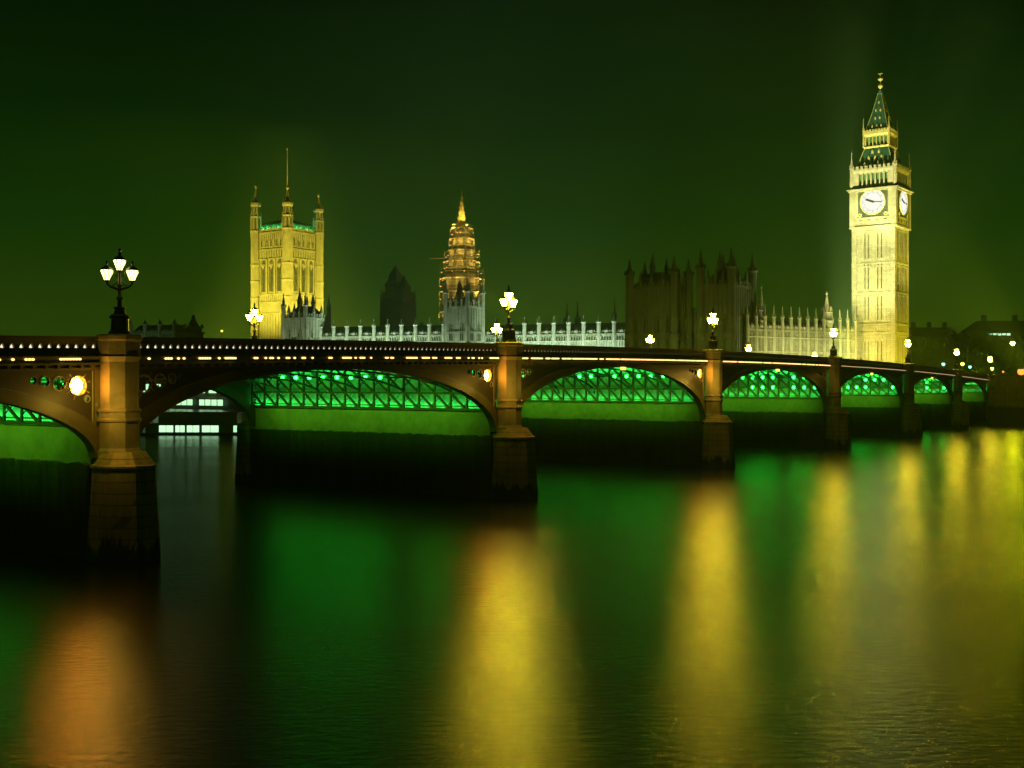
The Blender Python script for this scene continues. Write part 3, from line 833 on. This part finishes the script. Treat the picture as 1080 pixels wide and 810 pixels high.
    q.tube([(-3,-3,zt+5.5),(0,0,zt+14)], .12); q.tube([(3,-3,zt+5.5),(0,0,zt+14)], .12); q.tube([(3,3,zt+5.5),(0,0,zt+14)], .12)
    q.build('flagpole', M['gilt'], t)
    o = Vector((X, Yc, 0)); fr = Matrix.Rotation(FROT, 3, 'Z'); ey = fr @ Vector((0,-1,0)); ex = fr @ Vector((1,0,0))
    yel = (1.0, .86, .08)
    for d in (ey, ex):
        pe = ex if d is ey else ey
        for sg in (-1, 1):
            p = o + d*62 + pe*sg*12; lamp_light('SPOT', (p.x, p.y, 5.5), yel, 560000, .8, (o.x+pe.x*sg*3, o.y+pe.y*sg*3, 72), 50, .9)
    # green lamps on the roof behind the parapet
    for d in (ey, ex):
        
        for sg in (-5, 0, 5):
            p = o + d*9.9 + (ex if d is ey else ey)*sg; lamp_light('POINT', (p.x, p.y, 4.6+zt+1.6), (.03,1,.35), 700, .2)
royal_tower()

# ---------------------------------------------------------------- ranges of the palace
def palace_range(name, label, p, q, depth, zc, zt, bays, rows, rr=.62, spire=2.2, roof=3.0, st='stone', sp='stone_plain', win=(1.5, 4.2), gz=4.6, tall=None, cat='building'):
    p = Vector(p); q = Vector(q); d = q-p; Ln = d.length; ang = math.atan2(d.y, d.x)
    t = thing(name, (p.x, p.y, gz), ang, label, cat)
    b = MB(); h = zc-gz; b.box(0, Ln, 0, depth, -1, h)
    pitch = Ln/bays
    for k in range(bays):
        x0 = pitch*k; blind_ribs(b, x0+rr*1.2, x0+pitch-rr*1.2, 0, 1, h-.9, (pitch-2.4*rr)/4, .2, .34)
        x = x0+pitch/2
        b.sq(x, .15, [(.5,h),(.5,h+.7),(.1,h+1.5)]); b.sq(x-pitch*.22, .15, [(.18,h),(.18,h+.6),(.03,h+1.1)]); b.sq(x+pitch*.22, .15, [(.18,h),(.18,h+.6),(.03,h+1.1)])
    for z in [h-.5, h*.66, h*.34]: b.box(-.1, Ln+.1, -.25, 0, z-.2, z+.15)
    b.box(0, Ln, -.05, .3, h-.02, h+.35); b.box(-.1, Ln+.1, -.4, 0, h-2.6, h-2.3)
    b.build('wall', M[st], t)
    r = MB(); r.add([(0,.6,h-.1),(Ln,.6,h-.1),(Ln,depth-.6,h-.1),(0,depth-.6,h-.1),(1.5,depth*.36,h+roof),(Ln-1.5,depth*.36,h+roof),(Ln-1.5,depth*.64,h+roof),(0+1.5,depth*.64,h+roof)], [(0,1,5,4),(1,2,6,5),(2,3,7,6),(3,0,4,7),(4,5,6,7)])
    rf = r.build('roof', M['slate'], t)
    for k in range(max(1, bays//4)):
        x = Ln*(k+.5)/max(1, bays//4)
        c = MB(); c.box(x-.5, x+.5, depth*.5-.5, depth*.5+.5, h+roof-.4, h+roof+1.2); c.build('chimney', M['unlit_stone'], rf)
    tm = MB(); pinnacle(tm, 0, 0, 0, rr, zt-gz-spire, spire); tm = tm.mesh('turret', M[sp])
    for k in range(bays+1): link('turret', tm, t, (pitch*k, 0, 0))
    wm = lancet(win[0], win[1], M['glass'], M[sp], 1)
    for k in range(bays):
        for z in rows: put_window(t, wm, pitch*(k+.5), -.03, z)
    return t, p, d.normalized(), Ln

def flood_range(p, q, n, dist, col, power, aim, spot=95, z=5.3):
    p = Vector(p); q = Vector(q); d = (q-p).normalized(); nn_ = Vector((d.y, -d.x, 0))
    for k in range(n):
        c = p+(q-p)*((k+.5)/n); s_ = c+nn_*dist
        lamp_light('SPOT', (s_.x, s_.y, z), col, power, .5, (c.x, c.y, aim), spot, .9)

teal = (.62, 1.0, .72)
# river front: right half, left half, pavilions between
RF1 = (at(508,350), 350, 0); RF2 = (at(664,332), 332, 0)
palace_range('river_front_range', 'pale teal-lit river front with turrets, between scaffolded spire and dark pavilions', RF1, RF2, 14, zat(351,338), zat(332,338), 10, [9.2, 3.2], rr=.62)
flood_range(RF1, RF2, 5, 6, teal, 58000, 19)
RF3 = (at(338,372), 372, 0); RF4 = (at(468,356), 356, 0)
palace_range('river_front_range', 'long pale teal-lit river front with turrets, beside the square yellow tower', RF3, RF4, 14, zat(353,364), zat(336,364), 9, [9.2, 3.2], rr=.62)
flood_range(RF3, RF4, 5, 6, teal, 58000, 19)

def pavilion(name, label, xl, xr, Yf, depth, ztop, zpin, rr, mat, matp, rot=FROT, roof=5, nx=3, win=True, rows=(4, 11, 17), roofmat='slate', lantern=True, cat='tower'):
    gz = 4.6
    pl = Vector((at(xl, Yf), Yf, 0)); ex = Vector((math.cos(rot), math.sin(rot), 0))
    # width so that the front right corner lands on xr
    k_ = (xr-540)/F; wdt = (k_*pl.y-pl.x)/(ex.x-k_*ex.y)
    t = thing(name, (pl.x, pl.y, gz), rot, label, cat)
    h = ztop-gz; b = MB(); b.box(0, wdt, 0, depth, -1, h)
    for z in (h*.4, h*.7, h-.6): b.box(-.15, wdt+.15, -.25, depth+.25, z-.2, z+.2)
    blind_ribs(b, rr, wdt-rr, 0, 1, h-1, 1.3, .2, .18); 
    k0 = len(b.v); blind_ribs(b, rr, depth-rr, 0, 1, h-1, 1.3, .2, .18)
    b.v[k0:] = [(wdt-y, x, z) for x, y, z in b.v[k0:]]
    battlement(b, 0, wdt, 0, h, 1.2, .8, .3); battlement(b, 0, wdt, depth-.3, h, 1.2, .8, .3)
    k0 = len(b.v); battlement(b, 0, depth, 0, h, 1.2, .8, .3); b.v[k0:] = [(wdt-y, x, z) for x, y, z in b.v[k0:]]
    b.build('wall', M[mat], t)
    tm = MB(); pinnacle(tm, 0, 0, 0, rr, h+(zpin-ztop)*.45, (zpin-ztop)*.55); tm = tm.mesh('turret', M[matp])
    for x, y in ((0,0),(wdt,0),(wdt,depth),(0,depth)): link('turret', tm, t, (x, y, 0))
    r = MB(); r.add([(.5,.5,h),(wdt-.5,.5,h),(wdt-.5,depth-.5,h),(.5,depth-.5,h),(wdt*.38,depth*.3,h+roof),(wdt*.62,depth*.3,h+roof),(wdt*.62,depth*.7,h+roof),(wdt*.38,depth*.7,h+roof)], [(0,1,5,4),(1,2,6,5),(2,3,7,6),(3,0,4,7),(4,5,6,7)])
    ro = r.build('roof', M[roofmat], t)
    if lantern:
        q = MB()
        for k, (x, y, s_) in enumerate(((wdt*.42, depth*.3, 1.1), (wdt*.6, depth*.7, .9), (wdt*.25, 0, .7), (wdt*.5, 0, .75), (wdt*.75, 0, .7), (wdt, depth*.35, .75), (wdt, depth*.68, .7))):
            zz = h+roof*.8 if k < 2 else h
            q = MB(); q.sq(x, y, [(.5*s_,zz-.5),(.5*s_,zz+1.6*s_),(.62*s_,zz+1.8*s_),(.1,zz+5*s_),(.02,zz+5.6*s_)]); q.build('roof_finial', M[matp], ro)
    if win:
        wm = lancet(1.5, 4.6, M['glass'], M[matp], 1)
        for k in range(nx):
            for z in rows: put_window(t, wm, wdt*(k+.5)/nx, -.05, z)
        nd = max(2, nx)
        for k in range(nd):
            for z in rows: put_window(t, wm, wdt+.05, depth*(k+.5)/nd, z, R(90))
    return t, wdt

pavilion('river_pavilion', 'teal-lit square pavilion tower standing in front of the scaffolded spire', 470, 493, 346, 8, zat(322,346), zat(292,346), .75, 'stone', 'stone_plain', nx=2, rows=(9, 16.5), roof=2.5)
c0 = Vector((at(482,346), 346, 0)); s0_ = c0 - U*9 + NN*3
lamp_light('SPOT', (s0_.x, s0_.y, 5.4), teal, 34000, .5, (c0.x, c0.y, 30), 75, .9)
pavilion('south_pavilion', 'teal-lit pavilion with dark turrets at the foot of the square yellow tower', 299, 322, 371, 11, zat(334,371), zat(309,371), .8, 'stone', 'stone_plain', nx=2, rows=(9, 16), roof=3.5)
c0 = Vector((at(312,371), 371, 0)); s0_ = c0 - U*9 + NN*3
lamp_light('SPOT', (s0_.x, s0_.y, 5.4), (.7,1,.62), 30000, .5, (c0.x, c0.y, 30), 75, .9)
# dark unlit pavilions at the end of the river front
pavilion('dark_pavilion', 'wider dark unlit gothic pavilion with corner turrets next to the teal river front', 664, 711, 306, 9, zat(302,306), zat(270,300), 1.2, 'unlit_stone', 'unlit_stone', nx=4, roof=3.6)
pavilion('dark_pavilion', 'dark unlit gothic pavilion beside the yellow-green north range', 739, 771, 300, 15, zat(299,300), zat(262,300), 1.15, 'unlit_stone', 'unlit_stone', nx=3, roof=4)
palace_range('dark_link_range', 'low dark range joining the two unlit pavilions', (at(712,309),309,0), (at(744,306),306,0), 9, zat(340,306), zat(328,306), 3, [5, 12], rr=.55, st='unlit_stone', sp='unlit_stone')
# north range
NR1 = (at(788,301), 301, 0); NR2 = (at(902,328), 328, 0)
palace_range('north_range', 'yellow-green lit range with a row of pinnacles leading to the clock tower', NR1, NR2, 13, zat(345.5,303), zat(321,305), 13, [3.5, 10.2], rr=.5, spire=3.2, win=(1.1, 4.6), roof=2.2)
flood_range(NR1, NR2, 5, 10, (.92, 1.0, .36), 24000, 20)
def slim_spire(px, Y, ybase, ytop, r, mat, label, name='stair_spire', depth_z=4.6):
    t = thing(name, (at(px, Y), Y, depth_z), FROT, label, 'spire')
    z0 = zat(ybase, Y)-depth_z; z1 = zat(ytop, Y)-depth_z; h = z1-z0
    q = MB(); q.lathe(0,0,[(r,-.5),(r,z0),(r*1.2,z0+.1),(r*1.2,z0+.6),(r*.85,z0+.8),(r*.85,z0+h*.3),(r*1.1,z0+h*.32),(r*.6,z0+h*.38)], 8); q.build('shaft', M[mat], t)
    for k in range(8):
        pass
    q = MB(); q.lathe(0,0,[(r*.62,z0+h*.37),(r*.3,z0+h*.68),(r*.12,z0+h*.88),(r*.26,z0+h*.92),(.04,z1)], 8)
    for k in range(8):
        a = 2*math.pi*k/8+math.pi/8; q.sq(r*.9*math.cos(a), r*.9*math.sin(a), [(.1*r,z0+h*.3),(.1*r,z0+h*.42),(.01,z0+h*.52)])
    q.build('spirelet', M[mat], t); return t
slim_spire(872, 322, 340, 307, 1.5, 'stone_plain', 'tallest slim pale spire rising above the north range near the clock tower')
slim_spire(803, 306, 340, 300, 1.0, 'stone_plain', 'slim pale spire beside the dark pavilion at the start of the north range')
slim_spire(609, 362, 350, 318, .9, 'unlit_stone', 'thin dark spire behind the teal river front')
slim_spire(598, 372, 350, 320, 1.2, 'unlit_stone', 'dark stubby spire behind the teal river front')
slim_spire(648, 372, 345, 315, .8, 'unlit_stone', 'thin dark spire close behind the river front beside the dark pavilion')
slim_spire(204, 470, 352, 332, 4.2, 'unlit_stone', 'broad dark pointed spire between the near bridge lamp and the yellow tower')
lamp_light('SPOT', (at(700,270), 272, 5), (.85,.85,.15), 26000, .6, (at(735,300), 300, 14), 120, 1)  # added fill on the dark pavilions, standing for spill light

# dark stepped ventilation tower
def vent_tower():
    Y = 400; t = thing('ventilation_tower', (at(420,Y), Y, 4.6), FROT, 'dark unlit stepped tower with one tall and one short peak', 'tower')
    Zl = lambda py: zat(py, Y)-4.6
    q = MB(); q.sq(0,0,[(5.0,-1),(5.0,Zl(318)),(4.4,Zl(316)),(4.2,Zl(308))], 1, .8); q.build('wall', M['unlit_stone'], t)
    q = MB(); q.sq(-1.3,0,[(2.6,Zl(320)),(2.5,Zl(302)),(2.8,Zl(300)),(1.9,Zl(296)),(1.5,Zl(289)),(.5,Zl(283)),(.1,Zl(279))]); q.build('tall_peak', M['unlit_stone'], t)
    q = MB(); q.sq(2.6,0,[(1.7,Zl(320)),(1.6,Zl(304)),(1.9,Zl(303)),(.9,Zl(298)),(.2,Zl(291))]); q.build('short_peak', M['unlit_stone'], t)
    q = MB()
    for x in (-4.6, 4.6):
        for y in (-3.6, 3.6): pinnacle(q, x, y, Zl(330), .5, Zl(312)-Zl(330), 3)
    q.build('turret', M['unlit_stone'], t)
vent_tower()

# ---------------------------------------------------------------- scaffolded central spire
def scaffold_tower():
    Y = 420; gz = 4.6; X = at(487, Y)
    t = thing('central_spire', (X, Y, gz), FROT+R(22), 'octagonal spire wrapped in warm lit scaffolding, golden tip showing above', 'tower')
    Zl = lambda py: zat(py, Y)-gz
    q = MB(); q.lathe(0,0,[(7.4,-1),(7.4,Zl(308)),(6.4,Zl(306)),(5.8,Zl(285)),(4.9,Zl(283)),(4.4,Zl(262)),(3.4,Zl(258)),(2.5,Zl(243)),(1.75,Zl(240))], 8); q.build('wall', M['core'], t)
    q = MB(); q.lathe(0,0,[(1.9,Zl(241)),(1.3,Zl(232)),(.8,Zl(220)),(.4,Zl(209)),(.5,Zl(208)),(.12,Zl(206)),(.06,Zl(200))], 8)
    for k in range(8):
        a = 2*math.pi*k/8+math.pi/8
        for j in range(6):
            f_ = j/6; r_ = 1.9-1.5*f_; z = Zl(241)+(Zl(209)-Zl(241))*f_; q.sq(r_*math.cos(a), r_*math.sin(a), [(.12,z),(.14,z+.3),(.03,z+.6)])
    q.build('spire', M['gilt'], t)
    sc = bpy.data.objects.new('scaffold', None)
    levels = [(343,8.6),(336,8.6),(329,8.6),(322,8.6),(315,8.6),(308,8.6),(301,8.6),(294,8.4),(287,8.2),(282,7.0),(276,6.8),(270,6.6),(264,5.0),(258,4.8),(252,4.6),(246,4.4),(241,4.2)]
    fr = MB(); bd = MB()
    prev = None; lts = MB()
    for (py, r_) in levels:
        z = Zl(py); n = 12
        pts = [(r_*math.cos(2*math.pi*k/n), r_*math.sin(2*math.pi*k/n), z) for k in range(n)]
        for k in range(n):
            a, b_ = Vector(pts[k]), Vector(pts[(k+1)%n])
            ai, bi = a*.82, b_*.82; ai.z = bi.z = z
            bd.add([tuple(a),tuple(b_),tuple(bi),tuple(ai)]+[(v.x,v.y,v.z-.16) for v in (a,b_,bi,ai)], [(0,1,2,3),(7,6,5,4),(0,4,5,1),(1,5,6,2),(2,6,7,3),(3,7,4,0)])
            fr.beam(a+Vector((0,0,1.0)), b_+Vector((0,0,1.0)), .1)
            if prev:
                pz, pr = prev; pp = Vector((pr*math.cos(2*math.pi*k/n), pr*math.sin(2*math.pi*k/n), pz))
                fr.beam(pp, Vector((pp.x, pp.y, z)), .12)
                if k % 3 == 0: fr.beam(pp, Vector((b_.x, b_.y, z)), .08)
        prev = (z, r_)
        rg = random.Random(int(py)); bd.build('scaffold_deck', M['board'], t); bd = MB()
        for k in range(n):
            if rg.random() < .4:
                a = 2*math.pi*(k+rg.random())/n; rr_ = r_*.93
                lts.box(rr_*math.cos(a)-.16, rr_*math.cos(a)+.16, rr_*math.sin(a)-.16, rr_*math.sin(a)+.16, z-.4, z-.2)
    z = Zl(272); fr.beam((-6.8,0,z), (-12.5,0,z), .4); bd.box(-12,-6,-1,1,z-.2,z); bd.build('loading_platform', M['board'], t)
    f = fr.build('scaffold_tube', M['scaf'], t); lts.build('work_light', M['work'], t)
    for py, rr_ in ((297,7.4),(310,8),(322,8),(334,8),(279,6.2),(267,5.6),(255,4.2),(246,3.8)):
        for a_ in (-150, -95, -40, 15):
            w = Vector((X, Y, 0)) + Vector((math.cos(R(a_)), math.sin(R(a_)), 0))*rr_
            lamp_light('POINT', (w.x, w.y, zat(py, Y)), (1.0, .68, .12), 460, .2)
    for a_ in (-130, -60):
        w = Vector((X, Y, 0)) + Vector((math.cos(R(a_)), math.sin(R(a_)), 0))*4.6
        lamp_light('SPOT', (w.x, w.y, zat(242, Y)), (1.0, .7, .12), 14000, .2, (X, Y, zat(215, Y)), 50, .6)
    o = Vector((X, Y, 0)); s_ = o - U*30
    lamp_light('SPOT', (s_.x-12, s_.y, 5.3), (1.0, .72, .16), 240000, .6, (X, Y, 72), 26, .9)
    lamp_light('SPOT', (s_.x+16, s_.y, 5.3), (1.0, .72, .16), 180000, .6, (X, Y, 70), 28, .9)
M['core'] = stone('shrouded_limestone', (.10,.09,.06), (.2,.18,.12), .5)
M['work'] = emit('work_light', (1.0, .62, .16), 2.2)
scaffold_tower()

# ---------------------------------------------------------------- bank: quay walls, terrace, distant ranges
q = MB(); wall_world(bank(26), bank(420), -3, 4.9, 1.2, q); tag(q.build('river_wall', M['quay']), 'dark stone river wall along the far bank behind the bridge', 'river wall')
q = MB(); qa, qb = bank(-30), bank(0)
wall_world(qa, qb - U*0, -3, 7.6, 1.4, q); wall_world(qa, qb, 7.6, 7.9, 1.9, q); wall_world(qa - U*1.0, qb - U*1.0, -3, 4.2, 1.6, q)
tag(q.build('embankment_wall', M['quay']), 'stone embankment wall with a lower ledge beside the end of the bridge', 'river wall')
q = MB(); a = bank(-1.5)
p1 = MB(); p1.box(-3.2, 10, -2.6, .2, 0, top(216)-.1)
ab = thing('bridge_abutment', (BK.x, BK.y, 0), BROT, 'square stone abutment block closing the far end of the bridge', 'abutment')
p1 = MB(); p1.box(.8, 14, -7, 2, -3, top(216)-.6); p1.box(.5, 14, -7.3, 2, top(216)-.6, top(216)-.2); p1.box(.6,14,-7.2,2,4.8,5.1)
p1.build('wall', M['quay'], ab)
p1 = MB()
for k in range(6): p1.box(2+k*.3, 14, -7.6-k*1.7-1.7, -7.3-k*1.7, -3, top(216)-.9-k*.45)
p1.build('stepped_wall', M['quay'], ab)

lt, p_, d_, ln_ = palace_range('terrace_range', 'riverside terrace building whose bright lit openings show through the second arch', (at(150,382.5),382.5,0), (at(243,359.2),359.2,0), 8, 15, 19, 8, [7.5], rr=.5)
q = MB(); Ln = ln_
for k in range(8):
    x = Ln*(k+.5)/8
    if k not in (3,): q.box(x-1.6, x+1.6, -.35, -.12, .6, 3.4)
q.build('lit_opening', M['white_lit'], lt)
q = MB(); k = 0
for k in range(15):
    x = Ln*(k+.5)/15
    if k % 5 != 4: q.box(x-1.12, x+1.12, -.5, -.3, -3.4, -1.5)
q.build('lit_terrace_panel', M['white_lit'], lt)

t = thing('moored_boat', (at(146,186), 186, 0), R(-2), 'low dark river boat with a row of bright lit windows, seen through the second arch', 'boat')
q = MB(); q.add([(0,0,-.5),(19,0,-.5),(19,4,-.5),(0,4,-.5),(-1.5,2,.35),(0,-.1,.35),(19,-.1,.35),(20.5,2,.35),(19,4.1,.35),(0,4.1,.35)], [(3,2,1,0),(0,1,6,5),(1,7,6),(1,2,8,7),(2,3,9,8),(3,0,4,9),(0,5,4),(4,5,6,7,8,9)]); q.build('hull', M['black_iron'], t)
q = MB(); q.box(1,18,.4,3.6,.35,1.75); q.box(.7,18.3,.2,3.8,1.75,1.9); q.box(3,16,.8,3.2,1.9,3.6); q.box(2.7,16.3,.6,3.4,3.6,3.75); q.build('cabin', M['rib_iron'], t)
for x0, x1 in ((3.3,5.6),(6.0,7.5),(7.9,9.9),(10.4,13.1),(15.6,16.1)):
    q = MB(); q.box(x0, x1, .32, .42, .5, 1.6); w_ = q.build('window', M['white_lit'], t)
    q = MB(); q.box(x0-.08,x1+.08,.30,.40,.42,.5); q.box(x0-.08,x1+.08,.30,.40,1.6,1.66); q.box((x0+x1)/2-.04,(x0+x1)/2+.04,.29,.33,.5,1.6); q.build('window_frame', M['black_iron'], w_)

t_, p_, d_, ln_ = palace_range('distant_range', 'faint teal-lit distant building low behind the bridge near its tallest lamp', (at(138,480),480,0), (at(184,470),470,0), 10, zat(350,475), zat(336,475), 3, [3, 9], rr=1.0)
flood_range((at(138,480),480,0), (at(184,470),470,0), 1, 14, (.5,1,.6), 7000, 18)

# ---------------------------------------------------------------- far buildings and trees past the clock tower
def block(px0, px1, Y, ytop, label, nx, nz_, depth=14, roof=None, mat='unlit_stone', name='office_building'):
    X0, X1 = at(px0, Y), at(px1, Y); gz = 4.6; h = zat(ytop, Y)-gz
    t = thing(name, (X0, Y, gz), 0, label, 'building'); w = X1-X0
    q = MB(); q.box(0, w, 0, depth, -1, h); q.box(-.3, w+.3, -.3, depth+.3, h, h+.5); 
    for k in range(1, nz_): q.box(-.1, w+.1, -.15, 0, h*k/nz_-.15, h*k/nz_+.15)
    q.build('wall', M[mat], t)
    q = MB(); q.add([(0,0,h+.5),(w,0,h+.5),(w,depth,h+.5),(0,depth,h+.5),(w*.1,depth*.4,h+4),(w*.9,depth*.4,h+4),(w*.9,depth*.6,h+4),(w*.1,depth*.6,h+4)], [(0,1,5,4),(1,2,6,5),(2,3,7,6),(3,0,4,7),(4,5,6,7)])
    r = q.build('roof', M['slate'], t)
    for k in range(3): c = MB(); x = w*(k+.5)/3; c.box(x-.7,x+.7,depth*.5-.6,depth*.5+.6,h+3,h+6); c.build('chimney', M['unlit_stone'], r)
    wm = lancet(w/nx*.45, h/nz_*.62, M['glass'], M[mat], 1)
    for a in range(nx):
        for b_ in range(nz_): put_window(t, wm, w*(a+.5)/nx, -.03, h*b_/nz_+h/nz_*.15)
    return t, w, h
b1, w1, h1 = block(962, 1012, 420, 356, 'dark office block directly past the clock tower', 6, 5)
b2, w2, h2 = block(1030, 1130, 380, 350, 'dark office block with a row of white lit windows under its roof', 9, 5)
q = MB()
for k in range(5): x = w2*(1042-1030)/100 + k*1.55; q.box(x, x+1.2, -.25, -.1, h2-1.2+.1*(k%2), h2-.5)
q.build('lit_window', M['white_lit'], b2)

def tree(px, Y, ytop, rad, label, seed):
    rg = random.Random(seed); gz = 4.6; ht = zat(ytop, Y)-gz
    t = thing('tree', (at(px,Y), Y, gz), 0, label, 'tree', 'dark trees along the far bank')
    q = MB(); q.tube([(0,0,-.5),(.1,0,ht*.25),(-.2,.1,ht*.5),(.1,0,ht*.8)], [.55,.42,.28,.1], 7)
    tips = []
    for k in range(9):
        a = rg.random()*6.28; z = ht*(.28+.5*rg.random()); e = Vector((math.cos(a)*rad*.7, math.sin(a)*rad*.7, z+ht*.15))
        q.tube([(0,0,z-ht*.05), tuple(e*.5+Vector((0,0,z*.5))), tuple(e)], [.2,.13,.04], 5); tips.append(e)
    q.build('trunk', M['bark'], t)
    c = MB(); clumps = []
    for k in range(26):
        a = rg.random()*6.28; u_ = rg.random()**.5; zz = rg.random(); w_ = math.sin(math.pi*(.15+.8*zz))
        clumps.append((Vector((math.cos(a)*rad*u_*w_, math.sin(a)*rad*u_*w_, ht*(.32+.62*zz))), rad*(.18+.2*rg.random())))
    for ctr, r_ in clumps:
        for k in range(90):
            d = Vector((rg.gauss(0,1), rg.gauss(0,1), rg.gauss(0,.8))).normalized()*r_*rg.random()**.35
            p = ctr+d; s_ = .16+.16*rg.random(); a = Vector((rg.gauss(0,1),rg.gauss(0,1),rg.gauss(0,1))).normalized(); b_ = a.orthogonal().normalized()
            c.add([tuple(p+a*s_), tuple(p+b_*s_*.6), tuple(p-a*s_), tuple(p-b_*s_*.6)], [(0,1,2,3)])
    c.build('crown', M['leaf'], t)
for k, (px, Y, yt, rd, lb) in enumerate([
    (976, 372, 343, 5.5, 'dark bushy tree close beside the base of the clock tower'),
    (997, 360, 340, 5.5, 'dark bushy tree behind the sixth pier lamp'),
    (1020, 352, 346, 5, 'dark bushy tree behind the far abutment lamp'),
    (1044, 345, 341, 5.5, 'dark bushy tree below the row of white lit windows'),
    (1070, 335, 350, 5, 'dark bushy tree behind the tall single street lamp'),
    (955, 470, 335, 8, 'dark far tree peeping out past the clock tower edge')]):
    tree(px, Y, yt, rd, lb, 20+k)

# ---------------------------------------------------------------- street lamps and small lights on the far bank
def street_lamp(px, Y, py, mat, label, r=.32, z0=4.6):
    t = thing('street_lamp', (at(px,Y), Y, z0), 0, label, 'street lamp', 'single street lamps on the far bank')
    z = zat(py, Y)-z0
    q = MB(); q.lathe(0,0,[(.22,0),(.22,.5),(.1,.7),(.07,z-.4),(.12,z-.3)],8); q.build('post', M['black_iron'], t)
    q = MB(); q.lathe(0,0,[(.1,z-r),(r*.8,z-r*.7),(r,z),(r*.8,z+r*.7),(.1,z+r)],10); q.build('lamp_globe', mat, t)
    q = MB(); q.lathe(0,0,[(r*.85,z+r*.7),(.1,z+r*1.25),(.03,z+r*1.6)],8); q.build('lamp_cap', M['black_iron'], t)
street_lamp(1068, 256, 362, M['lantern_bank'], 'tallest single street lamp on the bank, past the end of the bridge', .42)
street_lamp(1015, 300, 384, M['lantern_bank'], 'low yellow street lamp between the last two bridge lamps', .3)
street_lamp(1046, 275, 389, M['lantern_bank'], 'low yellow street lamp just past the last bridge lamp', .3)
street_lamp(995, 300, 384, M['teal'], 'low teal lamp left of the sixth pier lamp', .45)
street_lamp(1023, 300, 387, M['teal'], 'low teal lamp between sixth pier lamp and last bridge lamp', .4)
street_lamp(1077, 262, 392, M['red'], 'low amber-red lamp at the edge of the picture', .8)
street_lamp(1058, 270, 392, M['red'], 'small faint amber lamp over the stepped wall', .22)
street_lamp(234, 330, 349, M['nav'], 'small dim yellow lamp beyond the bridge beside the yellow tower', .35)

# ---------------------------------------------------------------- night air
def haze(density=.0007):
    q = MB(); q.box(-420, 420, -30, 700, -4, 135)
    m = bpy.data.materials.new('haze_air'); m.use_nodes = True; n = m.node_tree.nodes; n.clear()
    v = n.new('ShaderNodeVolumePrincipled'); v.inputs['Color'].default_value = (.58, .95, .5, 1); v.inputs['Density'].default_value = density; v.inputs['Anisotropy'].default_value = .1
    o = n.new('ShaderNodeOutputMaterial'); m.node_tree.links.new(v.outputs[0], o.inputs['Volume'])
    tag(q.build('haze', m), kind='stuff')
haze()
